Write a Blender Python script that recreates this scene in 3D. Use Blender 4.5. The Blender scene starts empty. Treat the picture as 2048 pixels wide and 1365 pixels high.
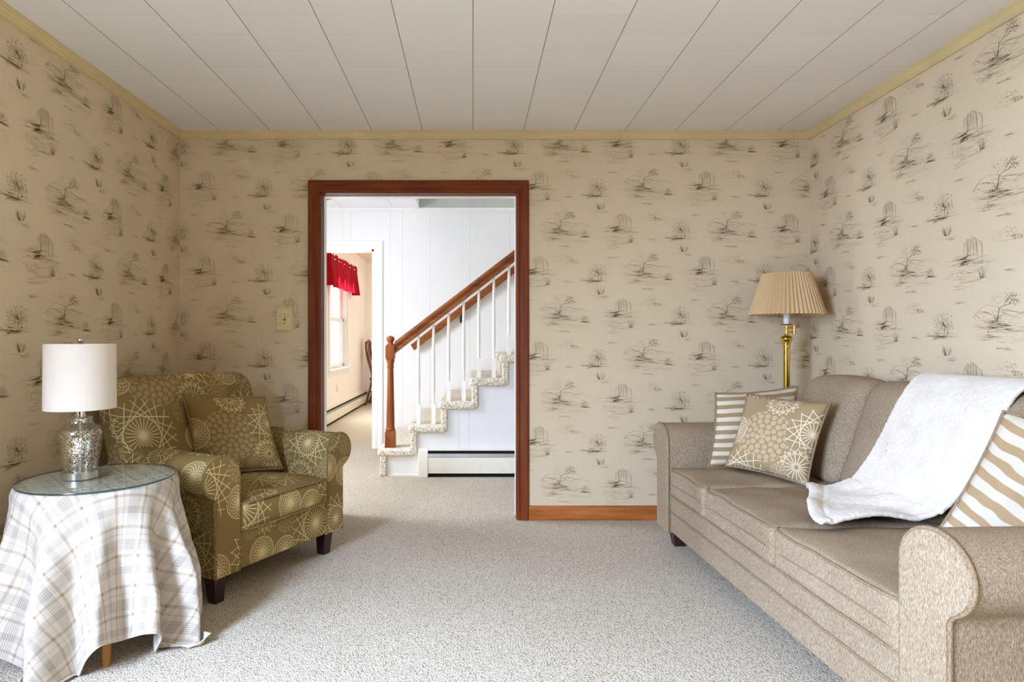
import bpy, bmesh, math, random
from mathutils import Vector, Matrix, noise
SC = bpy.context.scene
COL = SC.collection
PI = math.pi

# ------------------------------------------------------------------ camera, world, lights, exposure
FPX = 1235.0            # focal length in pixels of the 2048 px wide frame
EYE = 1.108             # eye height (m); room axes: X right, Y into the picture, Z up
cam_d = bpy.data.cameras.new('camera')
cam_d.sensor_fit = 'HORIZONTAL'; cam_d.sensor_width = 36.0
cam_d.lens = FPX * 36.0 / 2048.0
cam_d.shift_x = 78.0 / 2048.0
cam_d.shift_y = -2.5 / 2048.0
cam_d.clip_start = 0.02
cam = bpy.data.objects.new('camera', cam_d); COL.objects.link(cam)
cam.location = (0, 0, EYE); cam.rotation_euler = (PI / 2, 0, 0)
SC.camera = cam

vs = SC.view_settings
SC.display_settings.display_device = 'sRGB'
vs.view_transform = 'Standard'; vs.look = 'None'; vs.gamma = 1.0; vs.use_curve_mapping = False
vs.exposure = 0.0
SC.cycles.use_denoising = True
SC.cycles.max_bounces = 12; SC.cycles.diffuse_bounces = 7; SC.cycles.transparent_max_bounces = 16
SC.cycles.sample_clamp_indirect = 6.0
SC.cycles.caustics_reflective = False; SC.cycles.caustics_refractive = False

w = bpy.data.worlds.new('daylight'); SC.world = w; w.use_nodes = True
bg = w.node_tree.nodes['Background']
bg.inputs[0].default_value = (0.93, 0.97, 1.0, 1); bg.inputs[1].default_value = 2.0


def area(name, loc, target, sx, sy, power, col):
    l = bpy.data.lights.new(name, 'AREA'); l.shape = 'RECTANGLE'; l.size = sx; l.size_y = sy
    l.energy = power; l.color = col
    o = bpy.data.objects.new(name, l); COL.objects.link(o); o.location = loc
    d = Vector(target) - Vector(loc)
    o.rotation_euler = d.to_track_quat('-Z', 'Y').to_euler()
    return o


# daylight standing in the windows of the place (all of them outside the picture but one)
KEY = (0.515, 0.675, 1.0)
for k_ in range(3):      # three strips of sky light in the left window, coming down into the room
    z_ = 1.04 + 0.40 * k_
    l_ = area('daylight_left_window', (-1.73, 0.05, z_), (-0.73, 0.25, z_ - 1.10), 1.12, 0.38, 128, KEY)
    l_.data.spread = math.radians(142)
area('warm_fill', (0.1, -1.6, 2.30), (0.1, -1.6, 0), 0.4, 0.4, 12.0, (1.0, 0.60, 0.22))  # unseen warm fill added behind the camera to warm the wall tone
area('daylight_hall_door', (-2.50, 4.32, 1.45), (-1.2, 4.32, 0.55), 0.55, 1.5, 112, (0.74, 0.82, 1.0))
area('daylight_stair_window', (2.2, 5.6, 3.4), (-0.3, 5.4, 1.0), 0.8, 0.8, 32, (0.78, 0.88, 1.0))
area('daylight_dining_window', (-1.84, 8.78, 1.35), (0, 8.78, 1.2), 1.1, 1.2, 80, (0.84, 0.95, 1.0))


# ------------------------------------------------------------------ small helpers
def S(r, g, b):
    f = lambda c: ((c / 255.0) / 12.92) if c / 255.0 <= 0.04045 else (((c / 255.0) + 0.055) / 1.055) ** 2.4
    return (f(r), f(g), f(b), 1.0)


class E:
    """a socket with arithmetic: builds Math nodes"""
    nt = None

    def __init__(s, sock): s.s = sock

    @staticmethod
    def m(op, a, b=None, c=None):
        n = E.nt.nodes.new('ShaderNodeMath'); n.operation = op
        for i, x in enumerate((a, b, c)):
            if x is None: continue
            if isinstance(x, E): E.nt.links.new(x.s, n.inputs[i])
            else: n.inputs[i].default_value = x
        return E(n.outputs[0])

    def __add__(s, o): return E.m('ADD', s, o)
    __radd__ = __add__
    def __sub__(s, o): return E.m('SUBTRACT', s, o)
    def __rsub__(s, o): return E.m('SUBTRACT', o, s)
    def __mul__(s, o): return E.m('MULTIPLY', s, o)
    __rmul__ = __mul__
    def __truediv__(s, o): return E.m('DIVIDE', s, o)
    def __rtruediv__(s, o): return E.m('DIVIDE', o, s)
    def __lt__(s, o): return E.m('LESS_THAN', s, o)
    def __gt__(s, o): return E.m('GREATER_THAN', s, o)


def emin(a, b): return E.m('MINIMUM', a, b)
def emax(a, b): return E.m('MAXIMUM', a, b)
def ping(a, p): return E.m('PINGPONG', a, p)
def edge(d, w_, soft=0.25):      # 1 inside a line of half width w_, softened
    n = E.nt.nodes.new('ShaderNodeMapRange'); n.interpolation_type = 'SMOOTHSTEP'
    E.nt.links.new(d.s, n.inputs[0])
    n.inputs[1].default_value = w_ * (1 - soft); n.inputs[2].default_value = w_ * (1 + soft)
    n.inputs[3].default_value = 1; n.inputs[4].default_value = 0
    return E(n.outputs[0])


def nnode(t, **kw):
    n = E.nt.nodes.new(t)
    for k, v in kw.items():
        if k.startswith('i_'): n.inputs[k[2:].replace('_', ' ')].default_value = v
        else: setattr(n, k, v)
    return n


def link(a, b): E.nt.links.new(a.s if isinstance(a, E) else a, b)


def new_mat(name, rough=0.8, spec=0.3, metal=0.0):
    m = bpy.data.materials.new(name); m.use_nodes = True
    E.nt = m.node_tree
    b = E.nt.nodes['Principled BSDF']
    b.inputs['Roughness'].default_value = rough; b.inputs['Metallic'].default_value = metal
    b.inputs['Specular IOR Level'].default_value = spec
    return m, b


def coords(kind='Object', scale=(1, 1, 1), rot=(0, 0, 0)):
    tc = nnode('ShaderNodeTexCoord')
    mp = nnode('ShaderNodeMapping'); mp.inputs['Scale'].default_value = scale; mp.inputs['Rotation'].default_value = rot
    link(tc.outputs[kind], mp.inputs[0])
    return mp.outputs[0]


def nz(vec, scale, detail=3, rough=0.55):
    n = nnode('ShaderNodeTexNoise'); n.inputs['Scale'].default_value = scale
    n.inputs['Detail'].default_value = detail; n.inputs['Roughness'].default_value = rough
    link(vec, n.inputs['Vector']); return E(n.outputs[0])


def ramp(fac, stops):
    r = nnode('ShaderNodeValToRGB'); el = r.color_ramp.elements
    while len(el) < len(stops): el.new(0.5)
    for e, (p, c) in zip(el, stops): e.position = p; e.color = c
    link(fac, r.inputs[0]); return r.outputs[0]


def mixc(fac, a, b):
    n = nnode('ShaderNodeMix', data_type='RGBA')
    if isinstance(fac, (int, float)): n.inputs[0].default_value = fac
    else: link(fac, n.inputs[0])
    for x, k in ((a, 6), (b, 7)):
        if isinstance(x, tuple): n.inputs[k].default_value = x
        else: link(x, n.inputs[k])
    return n.outputs[2]


def bump(b, h, strength=0.3, dist=0.005):
    n = nnode('ShaderNodeBump'); n.inputs['Strength'].default_value = strength; n.inputs['Distance'].default_value = dist
    link(h, n.inputs['Height']); link(n.outputs[0], b.inputs['Normal'])


def plain(name, col, rough=0.5, spec=0.4, metal=0.0, vary=0.04, vs_=6.0, bmp=0.0, bs=300.0):
    m, b = new_mat(name, rough, spec, metal)
    v = coords()
    n = nz(v, vs_, 4)
    lo = tuple(c * (1 - vary * 2) for c in col[:3]) + (1,); hi = tuple(min(1, c * (1 + vary * 2)) for c in col[:3]) + (1,)
    link(ramp(n, [(0.3, lo), (0.7, hi)]), b.inputs['Base Color'])
    if bmp: bump(b, nz(v, bs, 2), bmp, 0.001)
    return m


# ------------------------------------------------------------------ materials
M = {}
M['paper'] = plain('wallpaper_ground', S(208, 189, 157), 0.75, 0.2, vary=0.012, vs_=2.0, bmp=0.05, bs=900)
for k, c in (('ink_dark', (132, 114, 80)), ('ink_mid', (158, 138, 100)), ('ink_pale', (182, 161, 122)), ('ink_peach', (196, 166, 116)), ('ink_wash', (195, 173, 134))):
    M[k] = plain(k, S(*c), 0.8, 0.2, vary=0.02)
M['cream'] = plain('cream_trim_paint', S(204, 182, 132), 0.45, 0.4, vary=0.03)
M['cream_plate'] = plain('cream_plate', S(208, 196, 142), 0.4, 0.5, vary=0.05, vs_=60)
M['white_paint'] = plain('white_paint', S(238, 236, 232), 0.45, 0.4, vary=0.01)
M['baluster_paint'] = plain('ivory_paint', S(238, 234, 222), 0.4, 0.4, vary=0.01)
M['heater_paint'] = plain('heater_enamel', S(240, 234, 216), 0.4, 0.45, vary=0.015, vs_=12)
M['heater_tan'] = plain('heater_tan_enamel', S(190, 176, 148), 0.45, 0.4, vary=0.02)
M['slot_dark'] = plain('dark_slot', S(22, 20, 18), 0.8, 0.2)
M['louver'] = plain('louver_metal', S(170, 168, 160), 0.35, 0.5, 0.6)
M['leg_dark'] = plain('espresso_wood', S(46, 20, 16), 0.35, 0.5, vary=0.15, vs_=20)
M['black_iron'] = plain('black_iron', S(28, 26, 26), 0.5, 0.5)
M['peach_wall'] = plain('peach_wall_paint', S(248, 241, 235), 0.7, 0.2, vary=0.012, vs_=1.5)
M['upper_wall'] = plain('stairwell_plaster', S(190, 188, 178), 0.8, 0.2, vary=0.02)
M['brass_old'] = plain('aged_brass', S(205, 160, 70), 0.25, 0.5, 1.0)
M['brass'] = plain('polished_brass', S(226, 190, 92), 0.14, 0.5, 1.0, vary=0.03)
M['nickel'] = plain('brushed_nickel', S(200, 196, 188), 0.28, 0.5, 1.0, vary=0.03, vs_=40)
M['chrome'] = plain('chrome', S(225, 225, 225), 0.08, 0.5, 1.0)
M['candle'] = plain('white_sleeve', S(225, 222, 220), 0.5, 0.4)
M['outlet'] = plain('outlet_plastic', S(236, 216, 190), 0.4, 0.4)


def wood(name, dark, mid, light, axis='Z', rough=0.35, sc=1.0):
    m, b = new_mat(name, rough, 0.18)
    s = {'Z': (40, 40, 2.2), 'X': (2.2, 40, 40), 'Y': (40, 2.2, 40)}[axis]
    v = coords('Object', tuple(k * sc for k in s))
    n = nz(v, 1.0, 5, 0.6)
    v2 = coords('Object', (3, 3, 3))
    n2 = nz(v2, 1.0, 2)
    f = n * 0.75 + n2 * 0.25
    link(ramp(f, [(0.32, dark), (0.5, mid), (0.68, light)]), b.inputs['Base Color'])
    bump(b, n, 0.08, 0.001)
    return m


M['wood_v'] = wood('stained_trim_upright', S(84, 34, 8), S(112, 50, 14), S(130, 64, 22), 'Z', 0.5)
M['wood_h'] = wood('stained_trim_level', S(84, 34, 8), S(112, 50, 14), S(130, 64, 22), 'X', 0.5)
M['wood_base'] = wood('stained_baseboard', S(120, 62, 22), S(158, 90, 40), S(182, 112, 58), 'X')
M['wood_newel'] = wood('stained_newel', S(108, 56, 26), S(142, 80, 40), S(160, 96, 54), 'Z')
M['wood_rail'] = wood('stained_handrail', S(98, 52, 26), S(134, 76, 38), S(152, 90, 50), 'X')
M['wood_chair'] = wood('walnut_chair_wood', S(74, 38, 18), S(108, 62, 32), S(128, 78, 44), 'Z')
M['wood_table'] = wood('pine_table', S(130, 88, 44), S(158, 112, 62), S(176, 130, 78), 'Z')


def mat_ceiling(name, x0, y0, pitch, col=S(228, 222, 213), pa=0.7, pb=0.35):
    m, b = new_mat(name, 0.85, 0.2)
    tc = nnode('ShaderNodeTexCoord'); sp = nnode('ShaderNodeSeparateXYZ'); link(tc.outputs['Object'], sp.inputs[0])
    x, y = E(sp.outputs[0]) - x0, E(sp.outputs[1]) - y0
    half = pitch / 2
    colm = E.m('FLOOR', x / pitch)
    odd = E.m('MODULO', E.m('ABSOLUTE', colm), 2.0)
    lx = ping(x, half)
    ly = ping(y + odd * half, half)
    wn = nnode('ShaderNodeTexWhiteNoise', noise_dimensions='2D')
    cmb = nnode('ShaderNodeCombineXYZ'); link(colm, cmb.inputs[0]); link(E.m('FLOOR', (y + odd * half) / pitch), cmb.inputs[1])
    link(cmb.outputs[0], wn.inputs[0])
    seam_x = edge(lx, 0.0021); seam_y = edge(ly, 0.0012)
    v = coords()
    blot = nz(v, 1.2, 3)
    fade = nz(v, 3.0, 2)
    f = emax(seam_x * pa, seam_y * (fade * pb))
    tone = ramp(E(wn.outputs[0]) * 0.5 + blot * 0.5, [(0.2, tuple(c * 0.965 for c in col[:3]) + (1,)), (0.8, tuple(c * 1.02 for c in col[:3]) + (1,))])
    link(mixc(f, tone, S(92, 76, 52)), b.inputs['Base Color'])
    bump(b, nz(v, 160, 2) + seam_x * -1.2, 0.28, 0.002)
    return m


def mat_carpet(name, col, dark, scale=230, disp=0.9, speck=0.5):
    m, b = new_mat(name, 0.95, 0.08)
    v = coords()
    vo = nnode('ShaderNodeTexVoronoi'); vo.inputs['Scale'].default_value = scale; link(v, vo.inputs['Vector'])
    d = E(vo.outputs['Distance'])
    big = nz(v, 1.6, 3); mid = nz(v, 60, 2)
    c0 = ramp(d + mid * 0.25, [(0.35, col), (0.95, dark)])
    tone = ramp(big, [(0.35, (0.94, 0.93, 0.90, 1)), (0.65, (1, 1, 1, 1))])
    n = nnode('ShaderNodeMix', data_type='RGBA', blend_type='MULTIPLY'); n.inputs[0].default_value = 1
    link(c0, n.inputs[6]); link(tone, n.inputs[7])
    link(n.outputs[2], b.inputs['Base Color'])
    bump(b, d * -1.0 + mid * 0.5, disp, 0.004)
    return m


M['carpet'] = mat_carpet('berber_carpet', S(222, 210, 190), S(160, 147, 126), 190)
M['stair_carpet'] = mat_carpet('stair_carpet_loops', S(246, 238, 222), S(190, 174, 150), 70, 1.0)


def mat_tweed(name, c1, c2, c3, sc=1.0):
    m, b = new_mat(name, 0.92, 0.12)
    v = coords('Object', (sc * 340, sc * 340, sc * 95), (0.3, 0.2, 0.1))
    n = nz(v, 1.0, 3, 0.7)
    n2 = nz(coords('Object', (sc * 600, sc * 600, sc * 600)), 1.0, 1)
    n3 = nz(coords(), 3.0, 2)
    f = n * 0.6 + n2 * 0.3 + n3 * 0.1
    link(ramp(f, [(0.36, c1), (0.5, c2), (0.64, c3)]), b.inputs['Base Color'])
    bump(b, f, 0.5, 0.002)
    return m


M['sofa'] = mat_tweed('taupe_tweed', S(104, 86, 66), S(147, 127, 102), S(182, 163, 136))
M['welt'] = mat_tweed('taupe_welt', S(100, 80, 58), S(134, 112, 86), S(160, 138, 110))


def mat_stripe(name, ca, cb, period, duty=0.5, wob=0.004, ang=0.0, wobs=9.0):
    m, b = new_mat(name, 0.92, 0.1)
    tc = nnode('ShaderNodeTexCoord'); sp = nnode('ShaderNodeSeparateXYZ'); link(tc.outputs['UV'], sp.inputs[0])
    u, v = E(sp.outputs[0]), E(sp.outputs[1])
    vv = v * math.cos(ang) + u * math.sin(ang)
    n = nz(tc.outputs['UV'], wobs, 1) - 0.5
    d = ping(vv + n * wob, period / 2)
    k = edge(d, period * duty / 2, 0.08)
    g = nz(coords('UV', (700, 180, 1)), 1.0, 2)
    a = ramp(g, [(0.35, tuple(c * 0.78 for c in ca[:3]) + (1,)), (0.65, ca)])
    c = ramp(g, [(0.35, tuple(c * 0.9 for c in cb[:3]) + (1,)), (0.65, cb)])
    link(mixc(k, a, c), b.inputs['Base Color'])
    bump(b, g, 0.3, 0.0015)
    return m


M['stripe'] = mat_stripe('striped_weave', S(154, 128, 96), S(200, 188, 164), 0.0435, 0.5, 0.004)
M['stripe_bold'] = mat_stripe('striped_weave_wide', S(166, 138, 102), S(196, 184, 162), 0.060, 0.52, 0.045, 0.50, 7.0)


def mat_medallion(name, base, mid, line, T=0.62, sc=1.0, ou=0.0, ov=0.0):
    m, b = new_mat(name, 0.88, 0.15)
    tc = nnode('ShaderNodeTexCoord'); sp = nnode('ShaderNodeSeparateXYZ'); link(tc.outputs['UV'], sp.inputs[0])
    U, V = E(sp.outputs[0]) * (1 / sc) + ou, E(sp.outputs[1]) * (1 / sc) + ov
    W_ = 0.0017

    def polar(cx, cy):
        dx = E.m('WRAP', U - cx, T / 2, -T / 2); dy = E.m('WRAP', V - cy, T / 2, -T / 2)
        r = E.m('SQRT', dx * dx + dy * dy); th = E.m('ARCTAN2', dy, dx)
        return r, th
    L = None; D = None

    def put(r, R, ml, md):
        nonlocal L, D
        disc = r < R
        if L is None: L, D = ml * disc, md * disc if md is not None else disc * 0.0
        else:
            inv = 1.0 - disc
            L = L * inv + ml * disc
            D = D * inv + (md * disc if md is not None else 0.0)

    def chord(r, th, rho, n, w_):
        rs = E.m('SQRT', emax(r * r - rho * rho, 0.0)); a = E.m('ARCTAN2', rs, rho)
        d = emin(ping(th + a, PI / n), ping(th - a, PI / n)) * emax(rs, 0.004)
        return edge(d, w_) * (r > rho * 0.985)

    def spokes(r, th, n, w_, r0, r1):
        return edge(ping(th, PI / n) * r, w_) * (r < r1) * (r > r0)

    def wheel(cx, cy, R, rho, n, m_, w_=W_):
        r, th = polar(cx, cy)
        ml = emax(chord(r, th, rho, n, w_), spokes(r, th, m_, w_ * 1.1, R * 0.06, rho * 0.93))
        ml = emax(ml, r < R * 0.09)
        put(r, R, ml, None)

    def net(cx, cy, R, n, w_=W_ * 0.9):
        r, th = polar(cx, cy)
        a = E.m('ARCSINE', emin(r / R, 0.999))
        d = emin(ping(th + a * 1.2, PI / n), ping(th - a * 1.2, PI / n)) * r * 0.8
        put(r, R, emax(edge(d, w_), edge(E.m('ABSOLUTE', r - R * 0.98), w_)), None)

    def dots(cx, cy, R, step):
        r, th = polar(cx, cy)
        k = E.m('ROUND', r / step); rk = k * step
        half = PI / emax(k * 5.0, 1.0)
        tt = ping(th + k * 0.3, half) * rk
        d = E.m('SQRT', (r - rk) * (r - rk) + tt * tt)
        bb = step * 0.44
        ring = edge(E.m('ABSOLUTE', d - bb * 0.78), bb * 0.2)
        core = edge(d, bb * 0.34)
        put(r, R, emax(ring, core) * 0.10, emax(emax(ring, core), (d < bb) * 0.35))

    def fan(cx, cy, R, n, w_=W_):
        r, th = polar(cx, cy)
        tri = ping(th, PI / n) * (n / PI)
        zig = edge(E.m('ABSOLUTE', r - (R * 0.6 + tri * (R * 0.34))), w_ * 1.6)
        zig2 = edge(E.m('ABSOLUTE', r - (R * 0.82 - tri * (R * 0.2))), w_ * 1.4)
        ml = emax(emax(zig, zig2), spokes(r, th, n, w_, R * 0.12, R * 0.72))
        put(r, R, ml, None)

    dots(0.26, 0.40, 0.138, 0.0275)
    dots(0.575, 0.22, 0.060, 0.017)
    dots(0.600, 0.345, 0.078, 0.019)
    net(0.565, 0.075, 0.075, 16)
    net(0.08, 0.42, 0.080, 16)
    net(0.425, 0.115, 0.070, 16)
    wheel(0.49, 0.46, 0.130, 0.062, 15, 20)
    fan(0.448, 0.283, 0.098, 17)
    dots(0.365, 0.235, 0.044, 0.0145)
    fan(0.30, 0.605, 0.088, 15)
    wheel(0.155, 0.155, 0.158, 0.082, 17, 24)
    g = nz(coords('UV', (520, 520, 1)), 1.0, 2)
    bc = ramp(g, [(0.35, tuple(c * 0.86 for c in base[:3]) + (1,)), (0.65, tuple(c * 1.06 for c in base[:3]) + (1,))])
    c = mixc(D * 0.75, bc, mid); c = mixc(L, c, line)
    link(c, b.inputs['Base Color'])
    bump(b, g * 0.6 + L * 0.5, 0.35, 0.0012)
    return m


M['medal_olive'] = mat_medallion('medallion_jacquard_olive', S(128, 106, 62), S(158, 136, 90), S(202, 182, 130))
M['medal_taupe'] = mat_medallion('medallion_jacquard_taupe', S(158, 134, 98), S(194, 170, 132), S(228, 212, 182))
M['olive_welt'] = mat_tweed('olive_welt', S(92, 72, 42), S(124, 102, 64), S(176, 154, 108))


def mat_plaid(name):
    m, b = new_mat(name, 0.8, 0.2)
    tc = nnode('ShaderNodeTexCoord'); sp = nnode('ShaderNodeSeparateXYZ'); link(tc.outputs['UV'], sp.inputs[0])
    P = 0.21

    def bands(t):
        def at(c, hw): return edge(E.m('ABSOLUTE', E.m('WRAP', t - c, P / 2, -P / 2)), hw, 0.12)
        tan = emax(at(0.02, 0.0055), emax(at(0.046, 0.0020) * 0.7, at(0.122, 0.0050)))
        grp = emax(at(0.083, 0.020), at(0.172, 0.012))
        fine = edge(ping(t, 0.0032), 0.0016, 0.3) * grp
        return tan, fine
    tu, fu = bands(E(sp.outputs[0])); tv, fv = bands(E(sp.outputs[1]))
    tan = tu * 0.42 + tv * 0.42; fine = fu * 0.5 + fv * 0.5
    g = nz(coords('UV', (900, 900, 1)), 1.0, 2); sl = nz(coords('UV', (30, 700, 1)), 1.0, 2)
    base = ramp(g * 0.5 + sl * 0.5, [(0.35, S(196, 185, 168)), (0.65, S(217, 207, 192))])
    c = mixc(tan, base, S(146, 120, 90)); c = mixc(fine, c, S(132, 122, 112))
    link(c, b.inputs['Base Color'])
    bump(b, g + sl, 0.15, 0.0008)
    # thin cotton lets a little light through
    tr = nnode('ShaderNodeBsdfTranslucent'); link(c, tr.inputs[0])
    mx = nnode('ShaderNodeMixShader'); mx.inputs[0].default_value = 0.15
    out = E.nt.nodes['Material Output']
    link(b.outputs[0], mx.inputs[1]); link(tr.outputs[0], mx.inputs[2]); link(mx.outputs[0], out.inputs[0])
    return m


M['plaid'] = mat_plaid('plaid_cotton')


def mat_fleece(name):
    m, b = new_mat(name, 0.95, 0.1)
    v = coords()
    n = nz(v, 220, 3, 0.7); n2 = nz(v, 14, 3)
    link(ramp(n2, [(0.3, S(214, 202, 184)), (0.7, S(228, 217, 200))]), b.inputs['Base Color'])
    bump(b, n + n2 * 1.5, 0.7, 0.004)
    b.inputs['Sheen Weight'].default_value = 0.3
    return m


M['fleece'] = mat_fleece('white_fleece')


def mat_thin(name, col, base, gloss=0.03, flecks=False, rough=0.02):
    """clear thin glass: what lies behind shows through, the surface mirrors by angle"""
    m, b = new_mat(name)
    E.nt.nodes.remove(b)
    tr = nnode('ShaderNodeBsdfTransparent'); tr.inputs[0].default_value = col
    gl = nnode('ShaderNodeBsdfGlossy'); gl.inputs[1].default_value = rough; gl.inputs[0].default_value = (1, 1, 1, 1)
    fr = nnode('ShaderNodeFresnel'); fr.inputs[0].default_value = 1.5
    mx = nnode('ShaderNodeMixShader')
    ge_ = nnode('ShaderNodeNewGeometry')
    link((E(fr.outputs[0]) * base + gloss) * (1.0 - E(ge_.outputs['Backfacing'])), mx.inputs[0]); link(tr.outputs[0], mx.inputs[1]); link(gl.outputs[0], mx.inputs[2])
    last = mx.outputs[0]
    if flecks:
        v = coords()
        n = nz(v, 210, 2, 0.6); sp = nnode('ShaderNodeSeparateXYZ'); tc = nnode('ShaderNodeTexCoord'); link(tc.outputs['Object'], sp.inputs[0])
        k = edge(n, 0.455, 0.04)
        mt = nnode('ShaderNodeBsdfPrincipled'); mt.inputs['Metallic'].default_value = 1; mt.inputs['Roughness'].default_value = 0.22
        mt.inputs['Base Color'].default_value = S(215, 208, 190)
        m2 = nnode('ShaderNodeMixShader'); link(k, m2.inputs[0]); link(last, m2.inputs[1]); link(mt.outputs[0], m2.inputs[2]); last = m2.outputs[0]
    link(last, E.nt.nodes['Material Output'].inputs[0])
    return m


M['table_glass'] = mat_thin('clear_table_glass', (0.95, 0.985, 0.97, 1), 0.9, 0.05)
M['glass_rim'] = plain('green_glass_edge', S(30, 52, 44), 0.15, 0.6)
M['vase_glass'] = mat_thin('mercury_glass', (0.93, 0.94, 0.93, 1), 0.9, 0.04, True)
M['pane'] = mat_thin('window_pane', (0.97, 0.98, 0.98, 1), 0.8, 0.0)
M['bowl_glass'] = mat_thin('frosted_bowl', (0.85, 0.88, 0.93, 1), 0.9, 0.12, False, 0.15)


def mat_shade(name, col, tr_w):
    m, b = new_mat(name, 0.85, 0.15)
    v = coords('Object', (500, 500, 500)); n = nz(v, 1.0, 2)
    c = ramp(n, [(0.35, tuple(k * 0.96 for k in col[:3]) + (1,)), (0.65, col)])
    link(c, b.inputs['Base Color'])
    tr = nnode('ShaderNodeBsdfTranslucent'); link(c, tr.inputs[0])
    mx = nnode('ShaderNodeMixShader'); mx.inputs[0].default_value = tr_w
    link(b.outputs[0], mx.inputs[1]); link(tr.outputs[0], mx.inputs[2]); link(mx.outputs[0], E.nt.nodes['Material Output'].inputs[0])
    return m


M['white_shade'] = mat_shade('white_linen_shade', S(236, 226, 210), 0.22)
M['pleat_shade'] = mat_shade('cream_pleated_shade', S(222, 192, 144), 0.25)
M['red_cloth'] = mat_shade('red_valance_cloth', S(170, 14, 34), 0.3)


def mat_panel(name, col):
    m, b = new_mat(name, 0.5, 0.35)
    tc = nnode('ShaderNodeTexCoord'); sp = nnode('ShaderNodeSeparateXYZ'); link(tc.outputs['Object'], sp.inputs[0])
    x = E(sp.outputs[0])
    g = emax(edge(ping(x + 0.03, 0.2032), 0.0022, 0.4), edge(ping(x + 0.11, 0.3048), 0.0022, 0.4))
    n = nz(coords(), 1.5, 3)
    base = ramp(n, [(0.3, tuple(k * 0.97 for k in col[:3]) + (1,)), (0.7, col)])
    link(mixc(g * 0.35, base, S(176, 178, 188)), b.inputs['Base Color'])
    bump(b, g * -1.0, 0.4, 0.003)
    return m


M['panelling'] = mat_panel('white_grooved_panelling', S(236, 234, 230))


# ------------------------------------------------------------------ mesh building
BASE = {}


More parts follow.
